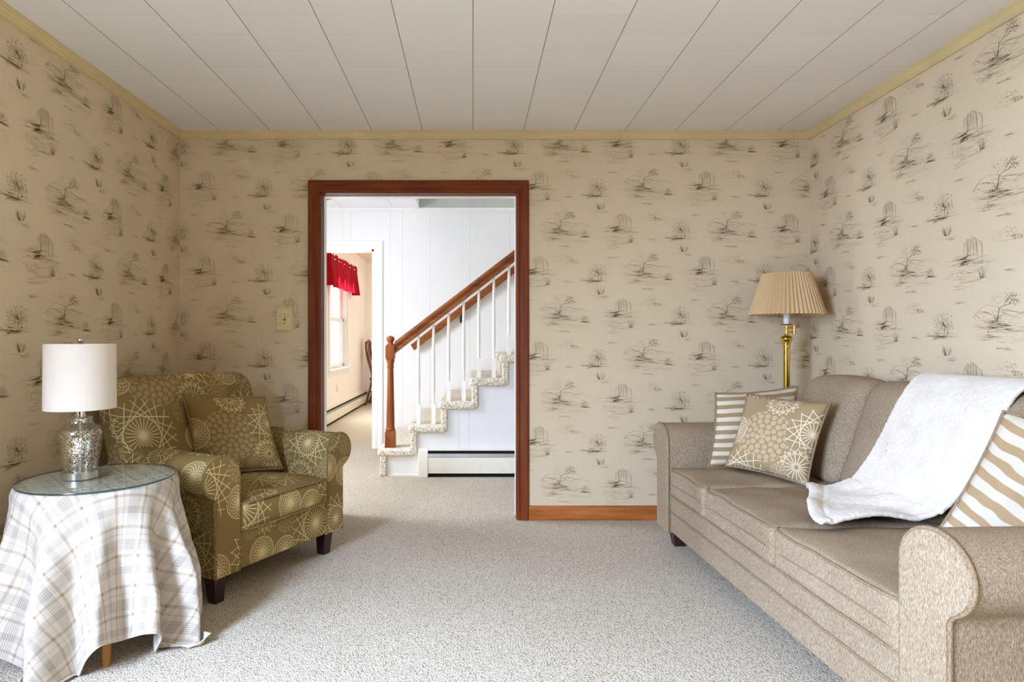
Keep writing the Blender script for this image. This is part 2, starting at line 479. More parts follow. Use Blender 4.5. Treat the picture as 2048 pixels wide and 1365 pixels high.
class MB:
    def __init__(s): s.v = []; s.f = []; s.uv = []; s.mi = []

    def add(s, verts, faces, uvs=None, mi=0, fn=None):
        o = len(s.v)
        s.v += [tuple(fn(*p)) if fn else tuple(p) for p in verts]
        for k, f in enumerate(faces):
            s.f.append(tuple(i + o for i in f)); s.mi.append(mi)
            s.uv.append(uvs[k] if uvs else None)
        return s

    def box(s, x0, x1, y0, y1, z0, z1, mi=0, fn=None):
        v = [(x0, y0, z0), (x1, y0, z0), (x1, y1, z0), (x0, y1, z0), (x0, y0, z1), (x1, y0, z1), (x1, y1, z1), (x0, y1, z1)]
        f = [(0, 3, 2, 1), (4, 5, 6, 7), (0, 1, 5, 4), (1, 2, 6, 5), (2, 3, 7, 6), (3, 0, 4, 7)]
        ax = [(0, 1), (0, 1), (0, 2), (1, 2), (0, 2), (1, 2)]
        uv = [[(v[i][a], v[i][b]) for i in q] for q, (a, b) in zip(f, ax)]
        return s.add(v, f, uv, mi, fn)

    def prism(s, poly, a0, a1, fn, mi=0):
        """closed 2-D outline swept from a0 to a1; fn(p, q, a) gives the point"""
        n = len(poly)
        L = [0.0]
        for i in range(n):
            p, q = poly[i], poly[(i + 1) % n]; L.append(L[-1] + math.hypot(q[0] - p[0], q[1] - p[1]))
        v = [fn(p[0], p[1], a0) for p in poly] + [fn(p[0], p[1], a1) for p in poly]
        f = []; uv = []
        for i in range(n):
            j = (i + 1) % n
            f.append((i, j, n + j, n + i)); uv.append([(a0, L[i]), (a0, L[i + 1]), (a1, L[i + 1]), (a1, L[i])])
        f.append(tuple(range(n - 1, -1, -1))); uv.append([(p[0], p[1]) for p in reversed(poly)])
        f.append(tuple(range(n, 2 * n))); uv.append([(p[0], p[1]) for p in poly])
        return s.add(v, f, uv, mi)

    def lathe(s, prof, c=(0, 0, 0), seg=40, mi=0, cap=True, fn=None):
        v = []; f = []
        n = len(prof)
        for r, z in prof:
            for k in range(seg):
                a = 2 * PI * k / seg; v.append((c[0] + r * math.cos(a), c[1] + r * math.sin(a), c[2] + z))
        for i in range(n - 1):
            for k in range(seg):
                k2 = (k + 1) % seg
                f.append((i * seg + k, i * seg + k2, (i + 1) * seg + k2, (i + 1) * seg + k))
        if cap:
            if prof[0][0] > 1e-6: f.append(tuple(range(seg - 1, -1, -1)))
            if prof[-1][0] > 1e-6: f.append(tuple((n - 1) * seg + k for k in range(seg)))
        return s.add(v, f, None, mi, fn)

    def tube(s, pts, r, seg=8, closed=False, mi=0, rr=None):
        P = [Vector(p) for p in pts]; n = len(P)
        v = []; f = []
        up = None
        for i in range(n):
            a = P[i - 1] if (i > 0 or closed) else P[i]; b = P[(i + 1) % n] if (i < n - 1 or closed) else P[i]
            t = (b - a).normalized()
            if up is None:
                up = t.orthogonal().normalized()
            up = (up - t * up.dot(t))
            up = up.normalized() if up.length > 1e-6 else t.orthogonal().normalized()
            sd = t.cross(up)
            ri = rr[i] if rr else r
            for k in range(seg):
                q = 2 * PI * k / seg; v.append(P[i] + up * (ri * math.cos(q)) + sd * (ri * math.sin(q)))
        m = n if closed else n - 1
        for i in range(m):
            j = (i + 1) % n
            for k in range(seg):
                k2 = (k + 1) % seg; f.append((i * seg + k, i * seg + k2, j * seg + k2, j * seg + k))
        if not closed:
            f.append(tuple(range(seg - 1, -1, -1))); f.append(tuple((n - 1) * seg + k for k in range(seg)))
        uv = [[(0.001 * i, 0.002 * i) for i in range(len(q))] for q in f]
        return s.add(v, f, uv, mi)

    def grid(s, fn, nu, nv, uvf=None, mi=0, closed_u=False):
        v = [fn(i / nu, j / nv) for j in range(nv + 1) for i in range(nu + (0 if closed_u else 1))]
        w_ = nu if closed_u else nu + 1
        f = []; uv = []
        for j in range(nv):
            for i in range(nu):
                i2 = (i + 1) % w_
                f.append((j * w_ + i, j * w_ + i2, (j + 1) * w_ + i2, (j + 1) * w_ + i))
                if uvf: uv.append([uvf(i / nu, j / nv), uvf((i + 1) / nu, j / nv), uvf((i + 1) / nu, (j + 1) / nv), uvf(i / nu, (j + 1) / nv)])
        return s.add(v, f, uv if uvf else None, mi)

    def rbox(s, x0, x1, y0, y1, z0, z1, r, fn=None, deform=None, n=10, mi=0, uo=(0, 0)):
        """rounded box; deform(x,y,z,nx,ny,nz) works on -1..1 places, fn maps local to world"""
        lo = (x0, y0, z0); hi = (x1, y1, z1)
        h = [(b - a) / 2 for a, b in zip(lo, hi)]; c = [(a + b) / 2 for a, b in zip(lo, hi)]
        r = min(r, *[k * 0.98 for k in h])

        def axis(k):
            e = [h[k] - r + r * math.tan(math.radians(a)) for a in (0, 15, 30, 45)]
            inner = [(-(h[k] - r)) + 2 * (h[k] - r) * i / n for i in range(1, n)]
            return [-q for q in reversed(e)] + inner + e
        A = [axis(0), axis(1), axis(2)]
        for ax in range(3):
            for sg in (-1, 1):
                a, b = [(1, 2), (2, 0), (0, 1)][ax]
                va = []
                for q in A[b]:
                    for p in A[a]:
                        pt = [0, 0, 0]; pt[ax] = sg * h[ax]; pt[a] = p; pt[b] = q
                        inn = [max(-(h[k] - r), min(h[k] - r, pt[k])) for k in range(3)]
                        d = Vector([pt[k] - inn[k] for k in range(3)])
                        if d.length > 1e-9: d = d.normalized() * r
                        w_ = [inn[k] + d[k] for k in range(3)]
                        va.append(w_)
                na = len(A[a]); nb = len(A[b])
                f = []; uv = []
                for j in range(nb - 1):
                    for i in range(na - 1):
                        q = (j * na + i, j * na + i + 1, (j + 1) * na + i + 1, (j + 1) * na + i)
                        if sg < 0: q = q[::-1]
                        f.append(q)
                        ia, ib = (a, b) if ax != 1 else (b, a)
                        uv.append([(c[ia] + va[t][ia] + uo[0], c[ib] + va[t][ib] + uo[1] + 0.21 * ax) for t in q])
                vv = []
                for w_ in va:
                    pos = [c[k] + w_[k] for k in range(3)]
                    if deform: pos = deform(pos[0], pos[1], pos[2], w_[0] / h[0], w_[1] / h[1], w_[2] / h[2])
                    vv.append(pos)
                s.add(vv, f, uv, mi, fn)
        return s

    def build(s, name, mats, parent=None, smooth=True, angle=40, bevel=0.0, merge=True, bseg=2):
        me = bpy.data.meshes.new(name)
        me.from_pydata([tuple(p) for p in s.v], [], s.f)
        mats = mats if isinstance(mats, (list, tuple)) else [mats]
        for m in mats: me.materials.append(m)
        if len(mats) > 1: me.polygons.foreach_set('material_index', s.mi)
        if any(u is not None for u in s.uv):
            ul = me.uv_layers.new(name='uv')
            for p, u in zip(me.polygons, s.uv):
                if u:
                    for k, li in enumerate(p.loop_indices): ul.data[li].uv = u[k]
        if merge:
            b = bmesh.new(); b.from_mesh(me)
            bmesh.ops.remove_doubles(b, verts=b.verts, dist=1e-5)
            bmesh.ops.recalc_face_normals(b, faces=b.faces)
            b.to_mesh(me); b.free()
        if smooth:
            me.polygons.foreach_set('use_smooth', [True] * len(me.polygons))
            me.set_sharp_from_angle(angle=math.radians(angle))
        me.update()
        o = bpy.data.objects.new(name, me); COL.objects.link(o)
        if parent is not None:
            o.parent = parent
            o.matrix_parent_inverse = Matrix.Translation(-Vector(BASE.get(parent.name, (0, 0, 0))))
        if bevel:
            bm_ = o.modifiers.new('bevel', 'BEVEL'); bm_.width = bevel; bm_.segments = bseg; bm_.limit_method = 'ANGLE'; bm_.angle_limit = math.radians(50)
        return o


def tag(o, label, cat, group=None, kind=None):
    o['label'] = label; o['category'] = cat
    if group: o['group'] = group
    if kind: o['kind'] = kind
    return o


def thing(name, label, cat, loc, group=None):
    o = bpy.data.objects.new(name, None); COL.objects.link(o)
    o.location = loc; BASE[o.name] = tuple(loc); o.empty_display_size = 0.1
    return tag(o, label, cat, group)


def struct(o, label=None):
    o['kind'] = 'structure'
    if label: o['label'] = label
    return o


# ------------------------------------------------------------------ room shell
XL, XR, YB, ZC = -1.803, 2.074, 3.80, 2.388
YF = -4.2                      # wall behind the camera
YH = 3.93                       # hall side of the doorway wall
YS, YW = 5.03, 6.30             # open side of the stairs, far hall wall
ZH = 2.455                      # hall ceiling
DX0, DX1, DZ = -0.941, 0.272, 2.016

o = struct(MB().box(-3.2, 3.2, -4.5, 11.2, -0.08, 0.0).build('floor', M['carpet'], smooth=False))
M['tiles'] = mat_ceiling('ceiling_tile', (946 - 946) / 325.0 + 0.0, 3.80 + 0.02, 0.3095)
struct(MB().box(XL - 0.1, XR + 0.1, YF - 0.1, YB + 0.01, ZC, ZC + 0.1).build('ceiling', M['tiles'], smooth=False))

# ---- the printed wallpaper: brush strokes laid on the paper as part of each wall's mesh
INK = ['ink_wash', 'ink_pale', 'ink_mid', 'ink_dark', 'ink_peach']


class Strokes:
    def __init__(s): s.q = []          # quads in pattern metres: (4 points, ink)

    def line(s, pts, w0, w1, ink):
        n = len(pts)
        for i in range(n - 1):
            (xa, ya), (xb, yb) = pts[i], pts[i + 1]
            d = math.hypot(xb - xa, yb - ya) or 1e-6
            nx, ny = -(yb - ya) / d, (xb - xa) / d
            a = (w0 + (w1 - w0) * i / (n - 1)) / 2; b = (w0 + (w1 - w0) * (i + 1) / (n - 1)) / 2
            s.q.append(([(xa - nx * a, ya - ny * a), (xb - nx * b, yb - ny * b), (xb + nx * b, yb + ny * b), (xa + nx * a, ya + ny * a)], ink))

    def dab(s, x, y, l, w_, ang, ink):
        c, sn = math.cos(ang), math.sin(ang)
        s.q.append(([(x - c * l / 2, y - sn * l / 2), (x + sn * w_ / 2, y - c * w_ / 2), (x + c * l / 2, y + sn * l / 2), (x - sn * w_ / 2, y + c * w_ / 2)], ink))


def curve(pts, n=10):
    """smooth line through points"""
    out = []
    P = [pts[0]] + list(pts) + [pts[-1]]
    for i in range(1, len(P) - 2):
        for k in range(n):
            t = k / n
            r = []
            for a in range(len(P[0])):
                p0, p1, p2, p3 = P[i - 1][a], P[i][a], P[i + 1][a], P[i + 2][a]
                r.append(0.5 * (2 * p1 + (p2 - p0) * t + (2 * p0 - 5 * p1 + 4 * p2 - p3) * t * t + (3 * p1 - p0 - 3 * p2 + p3) * t ** 3))
            out.append(tuple(r))
    out.append(tuple(pts[-1]))
    return out


def motif(seed):
    R = random.Random(seed); st = Strokes(); K = 1 / 887.0

    def p(*pts): return [(x * K, -y * K) for x, y in pts]

    def ground(cx, cy, wx, n, ink=1, hy=14):
        for _ in range(n):
            x = cx + R.gauss(0, wx * 0.45); y = cy + R.uniform(-hy, hy); l = R.uniform(14, 60)
            st.line(curve(p((x - l / 2, y + R.uniform(-2, 2)), (x, y + R.uniform(-2, 2)), (x + l / 2, y + R.uniform(-2, 2))), 3), 0.0022, 0.0006, ink)

    def leaves(cx, cy, rx, ry, n, inks=(2, 2, 1, 3), l0=3, l1=8):
        for _ in range(n):
            a = R.uniform(0, 2 * PI); q = math.sqrt(R.random())
            st.dab((cx + rx * q * math.cos(a)) * K, -(cy + ry * q * math.sin(a)) * K, R.uniform(l0, l1) * K, R.uniform(1.6, 3.4) * K, R.uniform(0, PI), R.choice(inks))

    def grass(cx, cy, n, h, ink=2, sp=20):
        for _ in range(n):
            x = cx + R.uniform(-sp, sp); hh = h * R.uniform(0.5, 1)
            st.line(p((cx + (x - cx) * 0.5, cy), (x, cy - hh * 0.6), (x + (x - cx) * 0.25, cy - hh)), 0.0013, 0.0005, ink)

    # bent tree before hills (origin = its foot)
    st.line(curve(p((-104, -22), (-75, -48), (-45, -62), (-5, -56), (30, -42), (90, -34), (160, -18)), 5), 0.0016, 0.0008, 2)
    st.line(curve(p((70, -20), (118, -36), (150, -28), (178, -16)), 5), 0.0015, 0.0007, 2)
    for k in range(9):
        st.line(curve(p((-90 + k * 16, -30 - R.uniform(0, 20)), (-60 + k * 18, -24 - R.uniform(0, 16)), (-30 + k * 20, -14 - R.uniform(0, 14))), 3), 0.0030, 0.0008, R.choice((0, 0, 1)))
    st.line(curve(p((0, 0), (6, -30), (10, -48), (26, -58), (48, -62), (64, -76), (78, -70)), 6), 0.0034, 0.0014, 3)
    st.line(curve(p((30, -60), (44, -82), (58, -94), (72, -90)), 5), 0.0018, 0.0008, 3)
    st.line(curve(p((8, -44), (2, -66), (-10, -84)), 4), 0.0013, 0.0006, 2)
    st.line(curve(p((-3, -6), (-12, -26), (-22, -44)), 4), 0.0016, 0.0007, 3)
    st.line(curve(p((3, -6), (14, -22), (30, -30)), 4), 0.0016, 0.0007, 3)
    for k in range(14):
        a = R.uniform(-0.5, 2.6); l = R.uniform(8, 24)
        x0, y0 = R.choice(((62, -76), (72, -86), (78, -70), (50, -66)))
        st.line(p((x0, y0), (x0 + l * math.cos(a), y0 - l * math.sin(a) * 0.7)), 0.0014, 0.0006, R.choice((3, 2)))
    leaves(64, -80, 34, 22, 60, (2, 3, 2)); leaves(20, -88, 60, 24, 50, (1, 1, 2, 4)); leaves(-4, -6, 26, 16, 26, (2, 3, 3))
    ground(0, 10, 60, 18, 2); ground(40, 22, 130, 40, 1); ground(-20, 0, 120, 34, 0, 24); ground(40, 30, 140, 30, 0, 30)
    leaves(140, 22, 24, 22, 52, (2, 3, 2, 1)); st.line(p((140, 44), (142, 10)), 0.0013, 0.0006, 3)
    ground(140, 40, 26, 7, 2, 5)
    leaves(-46, 46, 46, 18, 60, (4, 4, 1, 4)); ground(-20, 58, 70, 10, 1)
    leaves(-90, -22, 14, 7, 14, (2, 1)); ground(70, 62, 90, 14, 0)
    # willow
    ox, oy = 318, 0

    def q(*pts): return p(*[(x + ox, y + oy) for x, y in pts])
    st.line(curve(q((-2, 8), (4, -18), (14, -42), (24, -66), (22, -82)), 5), 0.0026, 0.0010, 3)
    st.line(curve(q((2, -10), (20, -34), (26, -50)), 4), 0.0013, 0.0007, 2)
    for k in range(26):
        x = R.uniform(-14, 76); top = -84 + abs(x - 26) * 0.45 + R.uniform(-6, 8); l = R.uniform(16, 58)
        st.line(curve(q((24 + (x - 24) * 0.7, top - 4), (x, top + 4), (x + R.uniform(-2, 3), top + l)), 4), 0.0012, 0.0005, R.choice((1, 2, 2)))
    for x, l in ((52, 62), (74, 72), (34, 46), (8, 40)): st.line(curve(q((x - 4, -62), (x, -40), (x + 1, -62 + l)), 4), 0.0016, 0.0008, 3)
    for k in range(10):
        st.line(curve(q((-70 + k * 6, 8 - R.uniform(0, 24)), (-40 + k * 8, -2 - R.uniform(0, 26)), (-8 + k * 9, 4 - R.uniform(0, 24))), 3), 0.0034, 0.0008, R.choice((0, 1)))
    ground(ox - 4, 8, 34, 8, 2, 7); ground(ox + 30, 4, 110, 26, 1); ground(ox + 20, 20, 120, 30, 0, 34); leaves(ox - 2, 6, 24, 8, 14, (2, 1))
    leaves(ox - 46, 42, 36, 14, 30, (4, 1, 1)); grass(ox + 76, 70, 16, 46, 2, 18); ground(ox + 50, 72, 90, 14, 1, 8); ground(ox, 50, 120, 12, 0)
    ground(ox - 20, 96, 34, 6, 1, 8)
    # flowering bush tree
    ox, oy = 668, 14
    st.line(curve(q((0, 26), (2, 4), (-6, -20), (-18, -34)), 5), 0.0024, 0.0009, 3)
    st.line(curve(q((2, 6), (14, -14), (24, -30)), 4), 0.0016, 0.0007, 3)
    st.line(curve(q((16, 26), (20, 0), (26, -12)), 4), 0.0012, 0.0006, 2)
    for k in range(16):
        a = R.uniform(0, PI); l = R.uniform(16, 44)
        st.line(q((0, -8), (l * math.cos(a) * 0.6, -8 - l * math.sin(a) * 0.6), (l * math.cos(a), -8 - l * math.sin(a))), 0.0011, 0.0005, R.choice((2, 3)))
    leaves(ox - 4, oy - 24, 52, 38, 130, (2, 3, 2, 1)); ground(ox, oy + 10, 60, 22, 0, 34); leaves(ox + 20, oy + 4, 26, 20, 30, (2, 3))
    ground(ox - 10, oy + 28, 66, 20, 2, 10); ground(ox - 50, oy + 38, 60, 12, 1, 12)
    grass(ox + 14, oy + 108, 20, 44, 2, 24); leaves(ox + 14, oy + 92, 22, 18, 26, (4, 4, 1)); ground(ox + 16, oy + 118, 50, 9, 1, 8)
    # small sprig and wisps
    ox, oy = 490, -72
    leaves(ox + 4, oy - 8, 42, 16, 34, (1, 2, 1)); leaves(ox + 48, oy + 14, 24, 10, 26, (2, 4, 1)); ground(ox + 20, oy + 14, 70, 10, 1, 10)
    st.line(curve(q((-20, 6), (0, -10), (26, -4), (44, 10)), 4), 0.0012, 0.0006, 2)
    for wx, wy in ((744, -78), (40, 92), (510, 54)):
        ox, oy = wx, wy; ground(wx, wy, 24, 6, 1, 5); st.line(q((0, 0), (2, -10)), 0.0012, 0.0005, 2)
    return st.q


PATTERN = motif(11)


def paper_wall(name, boxes, place, a0, a1, b0, b1, holes, anchor, flip=False):
    """boxes carry the paper; the printed scenes repeat half-dropped over (a, b)"""
    mb = MB()
    for bx in boxes: mb.box(*bx)
    PX, PZ = 1.026, 0.262
    aa, bb = anchor
    for r in range(-2, int((b1 - b0) / PZ) + 3):
        zr = b0 + r * PZ
        row = round((bb - zr) / PZ); zr = bb - row * PZ
        for c in range(-2, int((a1 - a0) / PX) + 3):
            xr = aa + (row % 2) * PX / 2 + (c + math.floor((a0 - aa) / PX)) * PX
            for pts, ink in PATTERN:
                cx = xr + sum(t[0] for t in pts) / 4; cy = zr + sum(t[1] for t in pts) / 4
                if not (a0 + 0.004 < cx < a1 - 0.004 and b0 + 0.003 < cy < b1 - 0.003): continue
                if any(h[0] < cx < h[1] and h[2] < cy < h[3] for h in holes): continue
                vv = [place(xr + x, zr + y) for x, y in pts]
                mb.add(vv, [(0, 1, 2, 3)] if not flip else [(3, 2, 1, 0)], None, 1 + ink)
    o = mb.build(name, [M['paper']] + [M[k] for k in INK], smooth=False, merge=False)
    return struct(o)


ZP = ZC - 0.045
paper_wall('wall_back', [(XL - 0.1, DX0, YB, YH, 0, ZC), (DX1, XR + 0.1, YB, YH, 0, ZC), (DX0, DX1, YB, YH, DZ, ZC)],
           lambda a, b: (a, YB - 0.0006, b), XL, XR, 0.02, ZP, [(DX0 - 0.07, DX1 + 0.07, 0, DZ + 0.075)], (0.53, 1.786))
WZ0, WZ1, WA, WB = 0.82, 2.06, -0.55, 0.65       # window in the left wall, beside the camera
paper_wall('wall_left', [(XL - 0.12, XL, YF - 0.1, WA, 0, ZC), (XL - 0.12, XL, WB, YB, 0, ZC), (XL - 0.12, XL, WA, WB, 0, WZ0), (XL - 0.12, XL, WA, WB, WZ1, ZC)],
           lambda a, b: (XL + 0.0006, a, b), 1.9, YB, 0.02, ZP, [], (2.72, 1.72), True)
paper_wall('wall_right', [(XR, XR + 0.1, YF - 0.1, YB, 0, ZC)],
           lambda a, b: (XR - 0.0006, YB - a, b), 0, YB - 1.55, 0.02, ZP, [], (0.33, 1.70), True)
struct(MB().box(XL - 0.12, XR + 0.1, YF - 0.1, YF, 0, ZC).build('wall_front', plain('dark_unseen_wall', S(110, 76, 48), 0.6, 0.2, vary=0.08), smooth=False))  # unseen wall, given an invented dark brown to cut bounced light

# ---- cream crown moulding with two reeds
CROWN = [(0, 0), (0.030, 0), (0.030, -0.008), (0.024, -0.014), (0.024, -0.018), (0.018, -0.024), (0.015, -0.031), (0.015, -0.034), (0.010, -0.040), (0.010, -0.047), (0, -0.047)]
struct(MB().prism(CROWN, XL, XR, lambda p, q, a: (a, YB - p, ZC + q)).build('trim_1', M['cream'], angle=25))
struct(MB().prism(CROWN, YF, YB, lambda p, q, a: (XL + p, a, ZC + q)).build('trim_2', M['cream'], angle=25))
struct(MB().prism(CROWN, YF, YB, lambda p, q, a: (XR - p, a, ZC + q)).build('trim_3', M['cream'], angle=25))

# ---- wooden baseboards of the back wall
BP = [(0, 0), (0.016, 0), (0.016, 0.072), (0.012, 0.080), (0.010, 0.084), (0, 0.087)]
struct(MB().prism(BP, 0.342, XR, lambda p, q, a: (a, YB - p, q)).build('baseboard_right_of_door', M['wood_base'], angle=25))
struct(MB().prism(BP, XL, -1.012, lambda p, q, a: (a, YB - p, q)).build('baseboard_left_of_door', M['wood_base'], angle=25))

# ---- doorway: mitred brown casing, brown jamb lining, white hall edge
door = bpy.data.objects.new('door_1', None); COL.objects.link(door); door.location = (-0.33, YB, 0); BASE['door_1'] = tuple(door.location)
struct(door)
CW = 0.070
CAS = [(0, 0), (0.0, -0.014), (0.006, -0.018), (0.014, -0.018), (0.018, -0.014), (0.046, -0.020), (0.060, -0.022), (0.066, -0.020), (0.071, -0.012), (0.071, 0)]


def casing(name, mat, side, y0, sgn, x0, x1, zt, parent, prof=CAS):
    """side: 'l','r','t'; profile measured outward from the opening edge, depth along y"""
    mb = MB()
    W_ = prof[-1][0]
    n = len(prof)
    if side == 't':
        A = [(x0 - p, y0 + sgn * q, zt + p) for p, q in prof]; B = [(x1 + p, y0 + sgn * q, zt + p) for p, q in prof]
    else:
        x = x0 if side == 'l' else x1; k = -1 if side == 'l' else 1
        A = [(x + k * p, y0 + sgn * q, 0.0) for p, q in prof]; B = [(x + k * p, y0 + sgn * q, zt + p) for p, q in prof]
    f = [(i, (i + 1) % n, n + (i + 1) % n, n + i) for i in range(n)] + [tuple(range(n)), tuple(range(2 * n - 1, n - 1, -1))]
    mb.add(A + B, f)
    return mb.build(name, mat, parent, angle=25)


casing('casing', M['wood_v'], 'l', YB, 1, DX0, DX1, DZ, door)
casing('casing', M['wood_v'], 'r', YB, 1, DX0, DX1, DZ, door)
casing('casing', M['wood_h'], 't', YB, 1, DX0, DX1, DZ, door)
j = MB().box(DX0, DX0 + 0.004, YB - 0.002, YB + 0.085, 0, DZ).box(DX1 - 0.004, DX1, YB - 0.002, YB + 0.085, 0, DZ).box(DX0, DX1, YB - 0.002, YB + 0.085, DZ - 0.004, DZ)
j.build('jamb', M['wood_v'], door)
j = MB().box(DX0, DX0 + 0.006, YB + 0.085, YH + 0.015, 0, DZ).box(DX1 - 0.006, DX1, YB + 0.085, YH + 0.015, 0, DZ).box(DX0, DX1, YB + 0.085, YH + 0.015, DZ - 0.006, DZ)
ji = j.build('hall_edge', M['white_paint'], door); ji['label'] = 'white painted hall side of the brown doorway'
for sd in 'lrt': casing('hall_casing', M['white_paint'], sd, YH, -1, DX0, DX1, DZ, door)

# ---- light switch with a scalloped cream plate
sw = thing('light_switch', 'cream scalloped toggle switch plate left of the brown doorway', 'light switch', (-1.158, YB, 1.237))
out = []
hw, hh = 0.0535, 0.077
for a in [2 * PI * k / 120 for k in range(120)]:
    c, s_ = math.cos(a), math.sin(a)
    q = 1 / max(abs(c) ** 5 + abs(s_) ** 5, 1e-9) ** 0.2
    x, z = c * q, s_ * q
    wv = 1 - 0.10 * math.exp(-((abs(z) - 0.42) / 0.10) ** 2) * abs(x) ** 6 - 0.10 * math.exp(-((abs(x) - 0.38) / 0.13) ** 2) * abs(z) ** 6
    out.append((x * wv * hw, z * wv * hh))
mb = MB(); n = len(out)
ring = lambda k, y: [(-1.158 + x * k, YB - y, 1.237 + z * k) for x, z in out]
V = ring(1, 0) + ring(1, 0.003) + ring(0.93, 0.007) + ring(0.86, 0.0055) + ring(0.45, 0.006)
F = [(r * n + i, r * n + (i + 1) % n, (r + 1) * n + (i + 1) % n, (r + 1) * n + i) for r in range(4) for i in range(n)] + [tuple(range(4 * n, 5 * n))]
mb.add(V, F); mb.build('switch_plate', M['cream_plate'], sw, angle=30)
MB().box(-1.1625, -1.1535, YB - 0.0075, YB - 0.005, 1.225, 1.249).build('toggle_slot', M['slot_dark'], sw)
MB().box(-1.1610, -1.1550, YB - 0.018, YB - 0.005, 1.236, 1.247).build('toggle', M['cream_plate'], sw, bevel=0.0015)
for dz in (-0.029, 0.029):
    m_ = MB(); m_.lathe([(0.0028, 0), (0.0028, 0.002), (0.001, 0.0026)], (0, 0, 0), 12, fn=lambda x, y, z, dz=dz: (-1.158 + x, YB - 0.006 - z, 1.237 + dz + y))
    m_.build('screw', M['slot_dark'], sw)


# ------------------------------------------------------------------ hall beyond the doorway
struct(MB().box(-2.70, -0.56, YH, YW + 0.1, ZH, ZH + 0.08).box(-0.56, 2.7, YH, YS - 0.04, ZH, ZH + 0.08).build('ceiling_hall', mat_ceiling('hall_ceiling_tile', -0.30, 6.2, 0.52, S(240, 240, 242), 0.45, 0.0), smooth=False))
DO0, DO1, DOZ = -1.83, -1.01, 2.03            # white-cased opening in the far hall wall
struct(MB().box(-2.7, DO0, YW, YW + 0.1, 0, ZH).box(DO1, 2.7, YW, YW + 0.1, 0, ZH).box(DO0, DO1, YW, YW + 0.1, DOZ, ZH).build('wall_hall_far', M['panelling'], smooth=False))
struct(MB().box(-2.7, 2.7, YW, YW + 0.1, ZH, 4.6).box(-0.60, -0.56, YS - 0.04, YW, ZH + 0.08, 4.6).box(-0.56, 2.7, YS - 0.12, YS - 0.04, ZH + 0.08, 4.6).box(2.6, 2.7, YS - 0.04, YW, ZH, 4.6).build('wall_stairwell', M['upper_wall'], smooth=False))
struct(MB().box(-0.6, 2.7, YS - 0.12, YW + 0.1, 4.6, 4.7).build('ceiling_stairwell', M['upper_wall'], smooth=False))
struct(MB().box(-2.7, -2.6, YH, YW + 0.1, 0, ZH).build('wall_hall_left', M['white_paint'], smooth=False))
struct(MB().box(2.6, 2.7, YH, YW + 0.1, 0, ZH).build('wall_hall_right', M['white_paint'], smooth=False))
struct(MB().box(-2.7, DX0 - 0.0001, YH, YH + 0.008, 0, ZH).box(DX1 + 0.0001, 2.7, YH, YH + 0.008, 0, ZH).box(DX0, DX1, YH, YH + 0.008, DZ, ZH).build('wall_hall_near', M['white_paint'], smooth=False))
struct(MB().box(-2.6, -0.56, YW - 0.018, YW, ZH - 0.03, ZH).box(-0.56, 2.6, YW - 0.018, YW, ZH - 0.03, ZH).build('trim_4', M['white_paint'], smooth=False, bevel=0.004))
struct(MB().box(-0.600, -0.545, YS - 0.04, YW - 0.018, ZH - 0.012, ZH + 0.006).box(-0.566, -0.550, YS - 0.04, YW - 0.018, ZH, ZH + 0.10).build('trim_5', M['white_paint'], smooth=False, bevel=0.004))

d2 = bpy.data.objects.new('door_2', None); COL.objects.link(d2); d2.location = (-1.42, YW, 0); BASE['door_2'] = tuple(d2.location); struct(d2)
CAS2 = [(0, 0), (0, -0.014), (0.012, -0.018), (0.045, -0.014), (0.060, -0.022), (0.084, -0.022), (0.090, -0.016), (0.092, 0)]
for sd in 'lrt': casing('casing', M['white_paint'], sd, YW, 1, DO0, DO1, DOZ, d2, CAS2)
for sd in 'lrt': casing('casing', M['white_paint'], sd, YW + 0.1, -1, DO0, DO1, DOZ, d2, CAS2)
MB().box(DO0, DO0 + 0.02, YW - 0.01, YW + 0.11, 0, DOZ).box(DO1 - 0.02, DO1, YW - 0.01, YW + 0.11, 0, DOZ).box(DO0, DO1, YW - 0.01, YW + 0.11, DOZ - 0.02, DOZ).build('jamb', M['white_paint'], d2, smooth=False)
sp_ = MB().box(DO1 - 0.022, DO1 - 0.019, YW + 0.03, YW + 0.055, 0.87, 0.93).build('strike_plate', M['nickel'], d2); sp_['label'] = 'small metal strike plate'

# ---- carpeted stairs
stairs = thing('staircase', 'carpeted open-sided stairs rising to the right in the white hall', 'staircase', (0.3, 5.6, 0))
NX, NR, RUN, RISE, Z1 = -0.778, 12, 0.2484, 0.1906, 0.224
tread_z = lambda n: Z1 + RISE * (n - 1)
tread_x = lambda n: NX + RUN * (n - 1)
cb = MB()
for n in range(1, NR + 1):
    zb = 0.0 if n == 1 else tread_z(n - 1)
    x = tread_x(n)
    if x > 2.2: break
    last = x + RUN + 0.06
    cb.rbox(x, last, YS - 0.03, YW - 0.012, tread_z(n) - 0.068, tread_z(n), 0.026, n=14)
    cb.rbox(x + 0.022, x + 0.075, YS - 0.022, YW - 0.014, zb - (0.0 if n == 1 else 0.05), tread_z(n) - 0.02, 0.012, n=10)
cb.build('stair_carpet', M['stair_carpet'], stairs, angle=60)
sb = MB()
poly = [(NX + 0.05, 0.0)]
for n in range(1, NR + 1):
    poly += [(tread_x(n) + 0.05, tread_z(n) - 0.03), (tread_x(n + 1) + 0.05, tread_z(n) - 0.03)]
poly += [(poly[-1][0], 0.0)]
sb.prism(poly, YS, YS + 0.03, lambda p, q, a: (p, a, q))
sb.build('side_panel', M['panelling'], stairs, smooth=False)
MB().box(NX + 0.06, 0.45, YS - 0.006, YS + 0.004, 0.0, 0.012).build('shoe_strip', M['white_paint'], stairs, smooth=False)

# ---- open railing: newel, handrail, balusters
rail = thing('stair_railing', 'wooden newel post and handrail with white balusters on the stairs', 'railing', (-0.68, 5.09, Z1))
YN = 5.09


